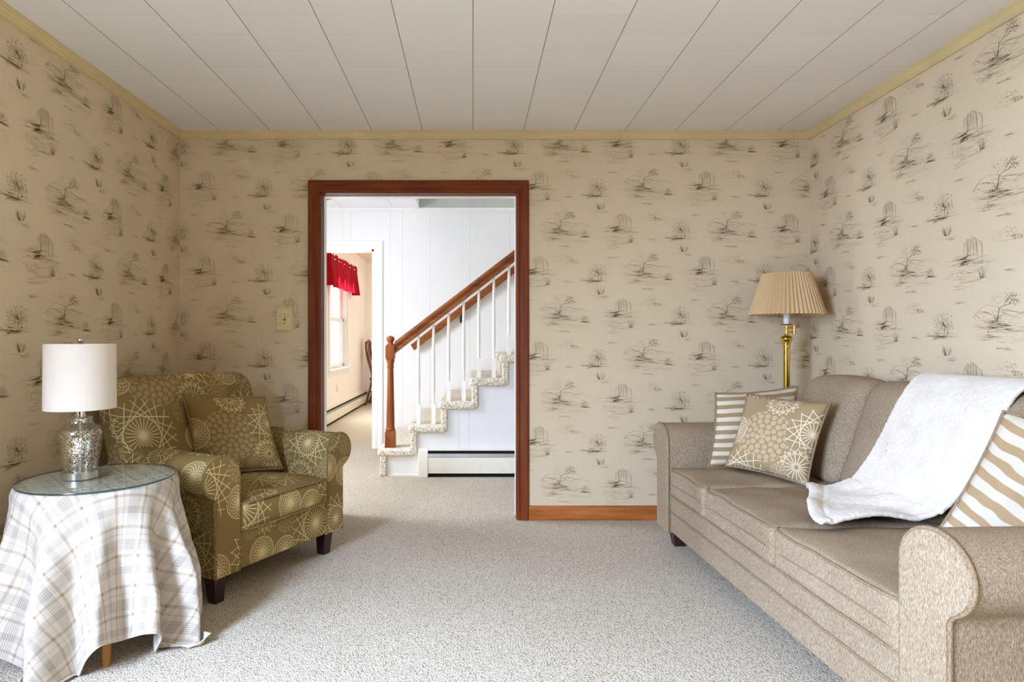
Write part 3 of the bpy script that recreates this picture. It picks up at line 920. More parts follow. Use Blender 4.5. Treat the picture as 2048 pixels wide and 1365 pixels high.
def sq_lathe(mb, prof, c, twist=PI / 4):
    """profile of (half width, z); square section"""
    return mb.lathe([(r * math.sqrt(2), z) for r, z in prof], c, 4, fn=lambda x, y, z: (c[0] + (x - c[0]) * math.cos(twist) - (y - c[1]) * math.sin(twist), c[1] + (x - c[0]) * math.sin(twist) + (y - c[1]) * math.cos(twist), z))


nx = -0.68
npst = MB()
sq_lathe(npst, [(0.0415, Z1), (0.0415, 0.345), (0.034, 0.362)], (nx, YN, 0))
npst.lathe([(0.033, 0.355), (0.040, 0.364), (0.041, 0.372), (0.036, 0.380), (0.0335, 0.392), (0.034, 0.42), (0.030, 0.62), (0.0255, 0.84), (0.0245, 0.872), (0.029, 0.878), (0.030, 0.886), (0.026, 0.892), (0.027, 0.91), (0.033, 0.928), (0.035, 0.938), (0.030, 0.945)], (nx, YN, 0), 32)
sq_lathe(npst, [(0.030, 0.944), (0.037, 0.960), (0.037, 1.052), (0.028, 1.068)], (nx, YN, 0))
npst.lathe([(0.030, 1.064), (0.031, 1.072), (0.024, 1.078), (0.022, 1.088), (0.026, 1.094), (0.034, 1.108), (0.034, 1.120), (0.029, 1.130), (0.016, 1.138), (0.0, 1.141)], (nx, YN, 0), 32)
npst.build('newel_post', M['wood_newel'], rail, angle=35)
SL = RISE / RUN
rz = lambda x: 1.046 + (x + 0.64) * SL
RP = [(-0.029, -0.036), (0.029, -0.036), (0.029, -0.022), (0.021, -0.012), (0.027, 0.004), (0.030, 0.018), (0.022, 0.032), (0.008, 0.040), (-0.008, 0.040), (-0.022, 0.032), (-0.030, 0.018), (-0.027, 0.004), (-0.021, -0.012), (-0.029, -0.022)]
hb = MB(); ca = math.cos(math.atan(SL))
hb.prism(RP, -0.645, 1.75, lambda p, q, a: (a, YN + p, rz(a) + q / ca))
hb.build('handrail', M['wood_rail'], rail, angle=30)
fb = MB(); fb.prism([(-0.017, -0.042), (0.017, -0.042), (0.017, -0.034), (-0.017, -0.034)], -0.64, 1.75, lambda p, q, a: (a, YN + p, rz(a) + q / ca))
fb.build('fillet', M['baluster_paint'], rail)
for k in range(14):
    x = -0.449 + 0.1242 * k
    n = int((x - NX) / RUN + 1e-6) + 1
    z0 = tread_z(n) - 0.012; zt = rz(x) - 0.038 / ca
    b_ = MB()
    sq_lathe(b_, [(0.0165, z0), (0.0165, z0 + 0.165), (0.013, z0 + 0.176)], (x, YN, 0))
    L_ = zt - (z0 + 0.17)
    b_.lathe([(0.0125, z0 + 0.17), (0.0155, z0 + 0.181), (0.0155, z0 + 0.186), (0.011, z0 + 0.193), (0.0105, z0 + 0.204), (0.0135, z0 + 0.214), (0.0135, z0 + 0.222), (0.012, z0 + 0.228), (0.0125, z0 + 0.25), (0.0155, z0 + 0.30), (0.0135, z0 + 0.17 + L_ * 0.65), (0.0095, zt)], (x, YN, 0), 16)
    b_.build('baluster', M['baluster_paint'], rail, angle=35)

# ---- second handrail fixed to the far wall
wr = thing('wall_handrail', 'brown wall handrail on black bracket behind the balusters', 'handrail', (-0.2, YW - 0.07, 1.3))
wz = lambda x: 1.018 + (x + 0.6255) * SL
WP = [(-0.022, -0.030), (0.022, -0.030), (0.026, -0.010), (0.026, 0.014), (0.014, 0.030), (-0.014, 0.030), (-0.026, 0.014), (-0.026, -0.010)]
hb = MB(); hb.prism(WP, -0.61, 1.75, lambda p, q, a: (a - q * 0.6, YW - 0.075 + p, wz(a) + q * 0.95))
hb.build('rail', M['wood_rail'], wr, angle=30)
for bx_ in (-0.113, 0.9):
    b_ = MB(); zb = wz(bx_) - 0.03
    b_.tube(curve([(bx_, YW - 0.075, zb), (bx_, YW - 0.075, zb - 0.03), (bx_, YW - 0.055, zb - 0.055), (bx_, YW - 0.012, zb - 0.065)], 6), 0.009, 10)
    b_.rbox(bx_ - 0.02, bx_ + 0.02, YW - 0.014, YW, zb - 0.10, zb - 0.03, 0.006, n=3)
    b_.build('bracket', M['black_iron'], wr)


# ---- baseboard heaters
def heater(name, label, a0, a1, fn, loc, caps=True, mats=('heater_paint',), h=0.205, gap=0.032):
    """long fin heater; fn(along, out, z) -> world"""
    t = thing(name, label, 'heater', loc)
    body = M[mats[0]]
    MB().box(a0, a1, 0.0, 0.012, 0.0, h, fn=fn).build('back_plate', body, t, smooth=False)
    f = MB()
    f.prism([(0.050, gap), (0.058, gap), (0.060, gap + 0.01), (0.056, h * 0.72), (0.050, h * 0.74)], a0, a1, lambda p, q, a: fn(a, p, q))
    f.build('front_panel', body, t, angle=30)
    d = MB(); d.prism([(0.042, h * 0.75), (0.057, h * 0.745), (0.050, h * 0.865), (0.046, h * 0.87)], a0, a1, lambda p, q, a: fn(a, p, q))
    d.build('damper', M['louver'], t, angle=30)
    c = MB(); c.box(a0, a1, 0.012, 0.045, h * 0.975, h, fn=fn); c.build('top_lip', body, t, smooth=False)
    s_ = MB(); s_.box(a0, a1, 0.012, 0.046, 0.006, h * 0.95, fn=fn); s_.build('fin_core', M['slot_dark'], t, smooth=False)
    if caps:
        for c0, c1 in ((a0 - 0.075, a0 + 0.002),):
            e = MB(); e.prism([(0, 0), (0.066, 0), (0.066, 0.02), (0.060, h * 0.72), (0.050, h * 1.01), (0, h * 1.03)], c0, c1, lambda p, q, a: fn(a, p, q))
            e.build('end_cap', body, t, bevel=0.003, angle=30)
    return t


heater('baseboard_heater', 'white baseboard heater under the stairs in the hall', -0.365, 1.9, lambda a, o_, z: (a, YS - 0.006 - o_, z), (0.6, YS - 0.04, 0), h=0.218)
heater('baseboard_heater', 'tan baseboard heater on the left wall behind the cloth-covered table', 0.3, 2.55, lambda a, o_, z: (XL + 0.002 + o_, a, z), (XL + 0.03, 1.4, 0), False, ('heater_tan',), 0.20, 0.038)
heater('baseboard_heater', 'peach room heater along the wall below its window', 6.5, 10.85, lambda a, o_, z: (-1.908 + o_, a, z), (-1.88, 8.5, 0), False, h=0.205, gap=0.03)
heater('baseboard_heater', 'short heater on the far peach wall behind the dining chair', -1.84, -0.4, lambda a, o_, z: (a, 10.948 - o_, z), (-1.2, 10.92, 0), False, h=0.205, gap=0.03)

# ---- ceiling light of the hall, only its lower left rim shows
cl = thing('ceiling_light', 'glass and brass flush ceiling light in the hall', 'ceiling light', (-1.265, 5.30, ZH))
MB().lathe([(0.0, 0.0), (0.075, 0.0), (0.075, -0.012), (0.05, -0.03), (0.0, -0.032)], (-1.265, 5.30, ZH), 32).build('canopy', M['brass_old'], cl)
bl = MB()
bl.grid(lambda u, v: (-1.265 + (0.03 + 0.125 * v) * math.cos(2 * PI * u) * (1 + 0.05 * v * math.cos(12 * PI * 2 * u)), 5.30 + (0.03 + 0.125 * v) * math.sin(2 * PI * u) * (1 + 0.05 * v * math.cos(24 * PI * u)), ZH - 0.135 + 0.075 * v * v), 72, 8)
bl.build('glass_bowl', M['bowl_glass'], cl)
MB().lathe([(0.0, -0.172), (0.008, -0.165), (0.006, -0.152), (0.026, -0.146), (0.050, -0.136), (0.046, -0.128), (0.006, -0.124), (0.006, -0.03), (0.0, -0.03)], (-1.265, 5.30, ZH), 28).build('finial', M['brass_old'], cl)

# ------------------------------------------------------------------ peach room seen through the white-cased opening
PY0, PY1, PX0, PX1, PZ_ = YW + 0.1, 10.95, -1.91, 1.2, 2.50
PW0, PW1, PWZ0, PWZ1 = 8.20, 9.36, 0.70, 2.10
struct(MB().box(PX0 - 0.12, PX0, PY0, PW0, 0, PZ_).box(PX0 - 0.12, PX0, PW1, PY1, 0, PZ_).box(PX0 - 0.12, PX0, PW0, PW1, 0, PWZ0).box(PX0 - 0.12, PX0, PW0, PW1, PWZ1, PZ_).build('wall_dining_left', M['peach_wall'], smooth=False))
struct(MB().box(PX0 - 0.12, PX1, PY1, PY1 + 0.1, 0, PZ_).build('wall_dining_far', M['peach_wall'], smooth=False))
struct(MB().box(PX1, PX1 + 0.1, PY0, PY1, 0, PZ_).build('wall_dining_right', M['peach_wall'], smooth=False))
struct(MB().box(PX0, DO0 - 0.05, PY0, PY0 + 0.006, 0, PZ_).box(DO1 + 0.05, PX1, PY0, PY0 + 0.006, 0, PZ_).box(DO0 - 0.05, DO1 + 0.05, PY0, PY0 + 0.006, DOZ + 0.05, PZ_).build('wall_dining_near', M['peach_wall'], smooth=False))
struct(MB().box(PX0 - 0.12, PX1 + 0.1, PY0, PY1 + 0.1, PZ_, PZ_ + 0.08).build('ceiling_dining', plain('peach_ceiling', S(236, 214, 190), 0.85, 0.2, vary=0.01), smooth=False))
struct(MB().box(PX0, PX0 + 0.016, PY0, PY1, PZ_ - 0.06, PZ_).box(PX0, PX1, PY1 - 0.016, PY1, PZ_ - 0.06, PZ_).build('trim_6', M['peach_wall'], smooth=False, bevel=0.004))


def window(name, fn, a0, a1, z0, z1, label=None):
    """fn(along, out into the room, z)"""
    w_ = bpy.data.objects.new(name, None); COL.objects.link(w_); c = fn((a0 + a1) / 2, 0, z0); w_.location = c; BASE[name] = tuple(c); struct(w_)
    fr = MB()
    for b in ((a0 - 0.07, a0 + 0.004, -0.0, 0.018, z0 - 0.02, z1 + 0.07), (a1 - 0.004, a1 + 0.07, 0.0, 0.018, z0 - 0.02, z1 + 0.07), (a0 - 0.07, a1 + 0.07, 0, 0.018, z1 - 0.004, z1 + 0.07), (a0 - 0.07, a1 + 0.07, 0, 0.014, z0 - 0.085, z0 - 0.02)):
        fr.box(*b, fn=fn)
    for b in ((a0, a0 + 0.02, -0.12, 0, z0, z1), (a1 - 0.02, a1, -0.12, 0, z0, z1), (a0, a1, -0.12, 0, z1 - 0.02, z1), (a0, a1, -0.12, 0, z0, z0 + 0.012)):
        fr.box(*b, fn=fn)
    fr.build('window_frame', M['white_paint'], w_, smooth=False, bevel=0.003)
    MB().box(a0 - 0.09, a1 + 0.09, -0.03, 0.045, z0 - 0.022, z0 + 0.004, fn=fn).build('window_sill', M['white_paint'], w_, smooth=False, bevel=0.004)
    zm = (z0 + z1) / 2
    for (lo, hi, y) in ((z0 + 0.012, zm + 0.02, -0.05), (zm - 0.02, z1 - 0.02, -0.085)):
        s_ = MB(); L, R_ = a0 + 0.02, a1 - 0.02
        for b in ((L, L + 0.045, y - 0.03, y, lo, hi), (R_ - 0.045, R_, y - 0.03, y, lo, hi), (L, R_, y - 0.03, y, lo, lo + 0.045), (L, R_, y - 0.03, y, hi - 0.04, hi)):
            s_.box(*b, fn=fn)
        so = s_.build('sash', M['white_paint'], w_, smooth=False, bevel=0.003)
        MB().box(L + 0.04, R_ - 0.04, y - 0.017, y - 0.013, lo + 0.04, hi - 0.035, fn=fn).build('pane', M['pane'], so, smooth=False)
    return w_


window('window_1', lambda a, o_, z: (PX0 + o_, a, z), PW0, PW1, PWZ0, PWZ1)
window('window_2', lambda a, o_, z: (XL + o_, a, z), WA, WB, WZ0, WZ1)
ot = tag(MB().rbox(PX0, PX0 + 0.006, 8.62, 8.69, 0.37, 0.48, 0.003, n=3).build('wall_outlet', M['outlet']), 'pale outlet plate on peach wall under the window', 'outlet')

# ---- red valance on its rod
va = thing('valance', 'dark red gathered valance over the bright window in the peach room', 'curtain', (PX0 + 0.06, 8.76, 2.2))
V0, V1 = 7.90, 9.66
Rv = random.Random(4); ph = [Rv.uniform(0, 6) for _ in range(6)]


def val(u, v):
    y = V0 + (V1 - V0) * u
    wv = math.sin(u * 58 + ph[0] + 0.8 * math.sin(u * 17)) * 0.5 + math.sin(u * 33 + ph[1]) * 0.35
    k = v                                    # 0 top .. 1 hem
    amp = (0.014 if k < 0.16 else 0.006 + 0.034 * (k - 0.16))
    x = PX0 + 0.085 + wv * amp + (0.03 * k)
    if u < 0.02 or u > 0.98: x -= 0.0
    z = 2.225 - 0.43 * k + 0.006 * wv * (1 - k) + 0.012 * math.sin(u * 40 + ph[2]) * k + 0.012 * math.sin(u * 75) * (k < 0.05) + 0.02 * u
    y2 = y + 0.03 * (u - 0.5) * 2 * k
    return (x, y2, z)


vb = MB(); vb.grid(val, 220, 26)
for ue, ys in ((0.0, V0), (1.0, V1)):     # returns to the wall
    vb.grid(lambda u, v, ue=ue: (val(ue, v)[0] * (1 - u) + (PX0 + 0.01) * u, val(ue, v)[1], val(ue, v)[2]), 4, 26)
vo = vb.build('valance_cloth', M['red_cloth'], va, angle=80)
rd = MB(); rd.tube([(PX0 + 0.01, V0 + 0.01, 2.17), (PX0 + 0.08, V0 + 0.01, 2.17), (PX0 + 0.08, V1 - 0.01, 2.19), (PX0 + 0.01, V1 - 0.01, 2.19)], 0.007, 8)
rd.build('rod', M['white_paint'], va)

# ---- dining chair against the peach wall
dc = thing('dining_chair', 'dark wooden dining chair with curved back in the peach room corner', 'chair', (-1.55, 10.62, 0))
CX, CY = -1.80, 10.40


def post(y):
    b_ = MB()
    b_.tube(curve([(CX - 0.02, y, 0.0), (CX + 0.035, y, 0.16), (CX + 0.095, y, 0.42), (CX + 0.09, y, 0.56), (CX + 0.03, y, 0.78), (CX + 0.0, y, 0.95), (CX + 0.0, y, 1.065)], 6), 0.017, 10)
    return b_


for y in (CY, CY + 0.42): post(y).build('back_post', M['wood_chair'], dc)
b_ = MB(); b_.tube(curve([(CX, CY - 0.015, 1.055), (CX + 0.01, CY + 0.1, 1.075), (CX + 0.01, CY + 0.21, 1.09), (CX + 0.01, CY + 0.32, 1.075), (CX, CY + 0.435, 1.055)], 5), 0.02, 10); b_.build('crest_rail', M['wood_chair'], dc)
spl = MB()
SPW = [(0.045, 0.50), (0.07, 0.56), (0.055, 0.63), (0.05, 0.70), (0.085, 0.80), (0.09, 0.88), (0.06, 0.96), (0.05, 1.02), (0.07, 1.075)]
for i in range(len(SPW) - 1):
    (a, za), (b, zb) = SPW[i], SPW[i + 1]
    xa = CX + 0.07 - 0.07 * min(1, (za - 0.5) / 0.4); xb = CX + 0.07 - 0.07 * min(1, (zb - 0.5) / 0.4)
    yc = CY + 0.21
    vv = [(xa, yc - a, za), (xa, yc + a, za), (xb, yc + b, zb), (xb, yc - b, zb)]
    spl.add(vv + [(x + 0.012, y, z) for x, y, z in vv], [(0, 1, 2, 3), (7, 6, 5, 4), (0, 3, 7, 4), (1, 5, 6, 2), (0, 4, 5, 1), (3, 2, 6, 7)])
spl.build('splat', M['wood_chair'], dc, angle=60)
MB().rbox(CX + 0.06, CX + 0.50, CY - 0.02, CY + 0.44, 0.42, 0.475, 0.02, n=6).build('seat', M['wood_chair'], dc)
for y in (CY + 0.01, CY + 0.41):
    b_ = MB(); b_.tube(curve([(CX + 0.47, y, 0.44), (CX + 0.495, y, 0.34), (CX + 0.465, y, 0.14), (CX + 0.485, y, 0.0)], 6), 0.02, 10, rr=[0.028 - 0.0145 * (i / 18) for i in range(19)]); b_.build('front_leg', M['wood_chair'], dc)


# ------------------------------------------------------------------ furniture helpers
def frame_map(o, ax, ay):
    return lambda a, b, z: (o[0] + a * ax[0] + b * ay[0], o[1] + a * ax[1] + b * ay[1], z)


def arm_profile(w_, over, zb, ztop, rz_):
    W_ = w_ + over; oc = (over - w_) / 2; rx = W_ / 2; zc = ztop - rz_
    p = [(-w_, zb), (-w_, zb + (zc - zb) * 0.5), (-w_, zc)]
    for a in range(170, -61, -10):
        p.append((oc + rx * math.cos(math.radians(a)), zc + rz_ * math.sin(math.radians(a))))
    p += [(0.003, zc - rz_ * 1.0), (0.0, zc - rz_ * 1.12), (0.0, zb)]
    return p


def taper_leg(mb, fn, a, b, half, z1, tip, da=0, db=0):
    v = []
    for z, h, k in ((0.0, tip, 1), (z1 * 0.5, (tip * 0.45 + half * 0.55), 0.4), (z1, half, 0)):
        for sa, sb in ((-1, -1), (1, -1), (1, 1), (-1, 1)):
            v.append((a + sa * h + da * k, b + sb * h + db * k, z))
    f = [(3, 2, 1, 0), (8, 9, 10, 11)]
    for r in range(2):
        for k in range(4): f.append((r * 4 + k, r * 4 + (k + 1) % 4, (r + 1) * 4 + (k + 1) % 4, (r + 1) * 4 + k))
    mb.add(v, f, None, 0, fn)
    return mb


def wob(p, sc, amt, seed=0.0):
    return noise.noise(Vector((p[0] * sc + seed, p[1] * sc, p[2] * sc))) * amt


# ------------------------------------------------------------------ armchair
CO = (-1.069, 2.534); CW_ = (0.463, 0.886); CF = (0.886, -0.463)
fc = frame_map(CO, CW_, CF)
ctr = fc(0.40, -0.35, 0)
ch = thing('armchair', 'olive armchair with cream wheel and lace medallions beside the small round table', 'armchair', ctr)
mo, mw = M['medal_olive'], M['olive_welt']
AP = arm_profile(0.122, 0.068, 0.115, 0.622, 0.088)
for sg in (0, 1):
    fa = (lambda p, q, a: fc(0.014 - p, a, q)) if sg == 0 else (lambda p, q, a: fc(0.812 + p, a, q))
    ab = MB(); ab.prism(AP, -0.62, 0.0, fa)
    arm = ab.build('arm', mo, ch, angle=40)
    pn = MB()
    cx_ = sum(p[0] for p in AP) / len(AP); cz_ = 0.42
    n_ = len(AP)
    r0 = [fa(p[0], p[1], 0.0) for p in AP]; r1 = [fa(cx_ + (p[0] - cx_) * 0.94, cz_ + (p[1] - cz_) * 0.985, 0.010) for p in AP]
    pn.add(r0 + r1, [(i, (i + 1) % n_, n_ + (i + 1) % n_, n_ + i) for i in range(n_)] + [tuple(range(n_, 2 * n_))], [[(0.1, 0.1)] * 4] * n_ + [[(p[0] + (0.55 if sg else 0.07), p[1] + 0.28) for p in AP]])
    pn.build('front_panel', mo, arm, angle=30)
    wl = MB(); wl.tube([fa(p[0], p[1], 0.004) for p in AP], 0.0048, 8)
    wl.build('piping', mw, arm)
    if sg == 0:
        s_ = MB(); s_.tube([fa(0.004, z, -0.0) for z in (0.118, 0.25, 0.36, 0.44)], 0.0045, 8); s_.build('piping', mw, arm)
bs = MB()
bs.rbox(0.10, 0.73, -0.66, 0.0, 0.115, 0.285, 0.014, fn=fc, uo=(0.16, 0.37))
bs.build('base', mo, ch, angle=50)


def crown(amt, fr=0.0, seed=0.0, wr=0.0, sag=0.0):
    def d(x, y, z, nx, ny, nz_):
        z2 = z
        if nz_ > 0: z2 += amt * (1 - nx * nx) * (1 - abs(ny) ** 2.5) * nz_
        y2 = y + fr * ny * (1 - nx ** 4) * (1 - nz_ * nz_) if ny * fr > 0 or fr == 0 else y
        if wr: z2 += wob((x, y, z), 7, wr, seed) * max(nz_, 0); y2 += wob((x, y, z + 3), 9, wr * 0.6, seed)
        return (x, y2, z2)
    return d


seat = MB(); seat.rbox(0.139, 0.686, -0.50, 0.022, 0.278, 0.408, 0.030, fn=fc, deform=crown(0.030, 0.012, 2.0, 0.006), n=14, uo=(0.02, 0.18))
seat = seat.build('seat_cushion', mo, ch, angle=60)
for zz, yy in ((0.400, 0.020), (0.286, 0.020)):
    wl = MB(); pts = []
    dfm = crown(0.030, 0.012, 2.0, 0.006)
    for k in range(25):
        u = 0.139 + 0.547 * k / 24; nx_ = -1 + k / 12
        e = abs(nx_) ** 14 * 0.025
        pts.append(fc(u, yy + 0.012 * (1 - nx_ ** 4) * 0.3 - e, zz + (0.006 * (1 - nx_ * nx_) if zz > 0.35 else 0)))
    wl.tube(pts, 0.0052, 8); wl.build('piping', mw, seat)


def back_def(x, y, z, nx, ny, nz_):
    # lean back, rolled top, rounded shoulders
    k = (z - 0.42)
    y2 = y - 0.34 * max(k, -0.1)
    if ny > 0: y2 += 0.030 * (1 - nx * nx) * (1 - nz_ * nz_)
    x2 = 0.37 + (x - 0.37) * (1.0 - 0.03 * max(0, nz_) ** 2)
    z2 = z + (0.016 * (1 - nx * nx) if nz_ > 0.5 else 0)
    y2 += wob((x, y, z), 5, 0.006, 4.0)
    return (x2, y2, z2)


bk = MB(); bk.rbox(-0.055, 0.785, -0.60, -0.445, 0.26, 0.920, 0.060, fn=fc, deform=back_def, n=18, uo=(0.105, -0.105))
bk = bk.build('backrest', mo, ch, angle=60)
for (u, v, da, db) in ((0.055, -0.050, 0.004, 0.0), (0.735, -0.050, -0.006, 0.0)):
    taper_leg(MB(), fc, u, v, 0.032, 0.125, 0.023, da, db).build('leg', M['leg_dark'], ch, bevel=0.003)
for (u, v) in ((0.09, -0.66), (0.735, -0.66)):
    taper_leg(MB(), fc, u, v, 0.026, 0.26, 0.018, 0, -0.02).build('leg', M['leg_dark'], ch, bevel=0.003)


# ------------------------------------------------------------------ pillows
def pillow(name, label, cat, BL, BR, TL, TR, th, mat, uv0, uvw, welt=None, seed=0.0, group=None, uvh=None, pinch=0.07):
    BL, BR, TL, TR = [Vector(p) for p in (BL, BR, TL, TR)]
    nrm = (BR - BL).cross(TL - BL).normalized()
    c = (BL + BR + TL + TR) / 4
    t = thing(name, label, cat, tuple(c), group)
    uvh = uvh or uvw * ((TL - BL).length / (BR - BL).length)

    def place(u, v, side):
        a, b = u * 2 - 1, v * 2 - 1
        a2 = a * (1 - pinch * (1 - b * b) * abs(a) ** 3 * 1.0); b2 = b * (1 - pinch * (1 - a * a) * abs(b) ** 3)
        U, V_ = (a2 + 1) / 2, (b2 + 1) / 2
        p = BL * (1 - U) * (1 - V_) + BR * U * (1 - V_) + TL * (1 - U) * V_ + TR * U * V_
        h = th * (max(0.0, (1 - abs(a) ** 2.4)) * max(0.0, (1 - abs(b) ** 2.4))) ** 0.55
        h += wob((u * 0.45, v * 0.45, seed), 9, 0.012, seed) * min(1, h / (th * 0.4))
        p = p + nrm * (h * side) - nrm * 0.02 * 0
        return p
    mb = MB()
    for side in (1, -1):
        mb.grid(lambda u, v, side=side: place(u, v, side), 36, 36, lambda u, v: (uv0[0] + u * uvw, uv0[1] + v * uvh))
    mb.build('cover', mat, t, angle=180)
    edge_ = [place(k / 24, 0, 0) for k in range(24)] + [place(1, k / 24, 0) for k in range(24)] + [place(1 - k / 24, 1, 0) for k in range(24)] + [place(0, 1 - k / 24, 0) for k in range(24)]
    mb = MB(); mb.tube(edge_, 0.0055, 8, True); mb.build('piping', welt or M['welt'], t)
    return t


def cz(u, v, z): return fc(u, v, z)


pillow('throw_pillow', 'olive medallion throw pillow leaning in the patterned armchair', 'pillow',
       cz(0.265, -0.420, 0.440), cz(0.635, -0.245, 0.438), cz(0.250, -0.520, 0.850), cz(0.615, -0.345, 0.812), 0.065, mo, (0.08, 0.19), 0.43, mw, 3.0)

# ------------------------------------------------------------------ round table, cloth, glass, lamp
TC = (-1.368, 2.260); TR_ = 0.250; TH = 0.598
tb = thing('side_table', 'small round wooden table hidden under the plaid cloth', 'table', (TC[0], TC[1], 0))
MB().lathe([(0.0, TH - 0.024), (TR_ - 0.012, TH - 0.024), (TR_ - 0.004, TH - 0.018), (TR_ - 0.004, TH - 0.006), (TR_ - 0.010, TH - 0.002), (0.0, TH - 0.002)], (TC[0], TC[1], 0), 64).build('table_top', M['wood_table'], tb)
for a in (217, 307, 37, 127):
    x, y = TC[0] + 0.205 * math.cos(math.radians(a)), TC[1] + 0.205 * math.sin(math.radians(a))
    l_ = MB(); l_.lathe([(0.013, 0.0), (0.015, 0.02), (0.018, 0.3), (0.020, TH - 0.024)], (x, y, 0), 16); l_.build('leg', M['wood_table'], tb)

HALF = 0.772; CA = math.radians(-46)


def smooth(x): x = max(0.0, min(1.0, x)); return x * x * (3 - 2 * x)


def drape(a, b):
    x = a * math.cos(CA) - b * math.sin(CA); y = a * math.sin(CA) + b * math.cos(CA)
    rho = math.hypot(x, y); th = math.atan2(y, x)
    if rho <= TR_:
        return (TC[0] + x, TC[1] + y, TH + 0.001)
    s = rho - TR_
    f = 0.5 + 0.5 * math.cos(12 * th + 0.6 + 0.9 * math.sin(2 * th + 0.5) + 0.4 * math.sin(5 * th))
    f = f ** 1.1
    dch = abs((math.degrees(th) - 62 + 180) % 360 - 180)
    lim = 0.30 + 0.70 * smooth((dch - 18) / 45)
    dl = abs((math.degrees(th) - 180 + 180) % 360 - 180)
    A = 0.115 * smooth(s / 0.50) * lim * (0.75 + 0.25 * math.sin(3 * th + 1))
    bend = min(s, 0.03)
    r = TR_ + 0.004 + bend * 0.35 + A * f + 0.015 * s * lim - 0.026 * smooth(s / 0.3) * (1 - f)
    z = TH + 0.001 - max(0.0, s - 0.006) * (0.985 - 0.10 * f * smooth(s / 0.5))
    zf = 0.006
    if z < zf:
        o_ = zf - z
        r += o_ * 0.26 * (1.0 if lim > 0.5 else 0.4)
        z = zf + 0.045 * abs(math.sin(7 * th + 14 * o_)) * min(1, o_ * 14) * math.exp(-o_ * 2)
    r += wob((x, y, 0), 14, 0.006 * smooth(s / 0.1), 1.0)
    return (TC[0] + r * math.cos(th), TC[1] + r * math.sin(th), z)


cb = MB(); cb.grid(lambda u, v: drape((2 * u - 1) * HALF, (2 * v - 1) * HALF), 190, 190, lambda u, v: ((2 * u - 1) * HALF + 0.06, (2 * v - 1) * HALF + 0.03))
clo = cb.build('tablecloth', M['plaid'], angle=180)
tag(clo, 'white and tan plaid cloth draped to the floor over the small round table', 'tablecloth')
hem = MB()
N_ = 190
ed = [(-1 + 2 * k / N_, -1) for k in range(N_)] + [(1, -1 + 2 * k / N_) for k in range(N_)] + [(1 - 2 * k / N_, 1) for k in range(N_)] + [(-1, 1 - 2 * k / N_) for k in range(N_)]
hem.tube([drape(a * HALF, b * HALF) for a, b in ed], 0.0022, 6, True)
hem.build('hem', M['plaid'], clo)

gl = tag(MB().lathe([(0.0, TH + 0.003), (TR_ + 0.001, TH + 0.003), (TR_ + 0.003, TH + 0.005), (TR_ + 0.003, TH + 0.007), (TR_ + 0.001, TH + 0.009), (0.0, TH + 0.009)], (TC[0], TC[1], 0), 96).build('table_glass', M['table_glass'], angle=30), 'round clear glass disc lying on the plaid tablecloth', 'glass top')
ge = MB(); ge.lathe([(TR_ + 0.0035, TH + 0.0035), (TR_ + 0.0045, TH + 0.005), (TR_ + 0.0045, TH + 0.007), (TR_ + 0.0035, TH + 0.0085), (TR_ + 0.0030, TH + 0.0085), (TR_ + 0.0030, TH + 0.0035)], (TC[0], TC[1], 0), 96, cap=False)
ge.build('polished_edge', M['glass_rim'], gl)

LX, LY, LZ = -1.427, 2.245, TH + 0.009
tl = thing('table_lamp', 'speckled glass table lamp with white drum shade', 'lamp', (LX, LY, LZ))
MB().lathe([(0.0, 0.0), (0.0575, 0.0), (0.059, 0.002), (0.059, 0.024), (0.0575, 0.026), (0.0, 0.026)], (LX, LY, LZ), 48).build('base', M['nickel'], tl, angle=30)
vz = [(0.052, 0.026), (0.0535, 0.030), (0.056, 0.05), (0.064, 0.10), (0.0705, 0.140), (0.0725, 0.158), (0.071, 0.170), (0.064, 0.182), (0.050, 0.192), (0.042, 0.197), (0.0395, 0.202), (0.0395, 0.214), (0.041, 0.219), (0.0395, 0.222), (0.015, 0.222)]
MB().lathe(vz, (LX, LY, LZ), 56, cap=False).build('glass_body', M['vase_glass'], tl, angle=70)
MB().lathe([(0.0055, 0.026), (0.0055, 0.222)], (LX, LY, LZ), 16).build('inner_rod', M['nickel'], tl)
MB().lathe([(0.0, 0.222), (0.018, 0.222), (0.018, 0.226), (0.0155, 0.228), (0.0155, 0.300), (0.0, 0.300)], (LX, LY, LZ), 32).build('stem', M['chrome'], tl, angle=30)
ZB0, ZB1 = 0.858 - LZ, 1.093 - LZ
sh = MB().lathe([(0.113, ZB0), (0.1150, ZB0), (0.1150, ZB0 + 0.003), (0.1135, ZB1 - 0.003), (0.1135, ZB1), (0.1115, ZB1), (0.1115, ZB1 - 0.003), (0.113, ZB0 + 0.003), (0.113, ZB0)], (LX, LY, LZ), 72, cap=False).build('lamp_shade', M['white_shade'], tl, angle=50)
hp = MB()
for k in range(3):
    a = 2 * PI * k / 3 + 0.4
    hp.tube([(LX, LY, LZ + ZB1 - 0.008), (LX + 0.111 * math.cos(a), LY + 0.111 * math.sin(a), LZ + ZB1 - 0.004)], 0.0018, 6)
hp.tube([(LX, LY, LZ + 0.30), (LX, LY, LZ + ZB1)], 0.004, 8)
hp.build('spider', M['nickel'], tl)
MB().lathe([(0.0, -0.006), (0.012, -0.004), (0.012, -0.001), (0.007, 0.002), (0.011, 0.008), (0.012, 0.013), (0.009, 0.019), (0.0, 0.022)], (LX, LY, LZ + ZB1), 24).build('finial', M['nickel'], tl)
MB().tube([(LX, LY, LZ + 0.32), (LX, LY, LZ + 0.40)], 0.026, 20, rr=[0.018, 0.028]).build('bulb', M['candle'], tl)

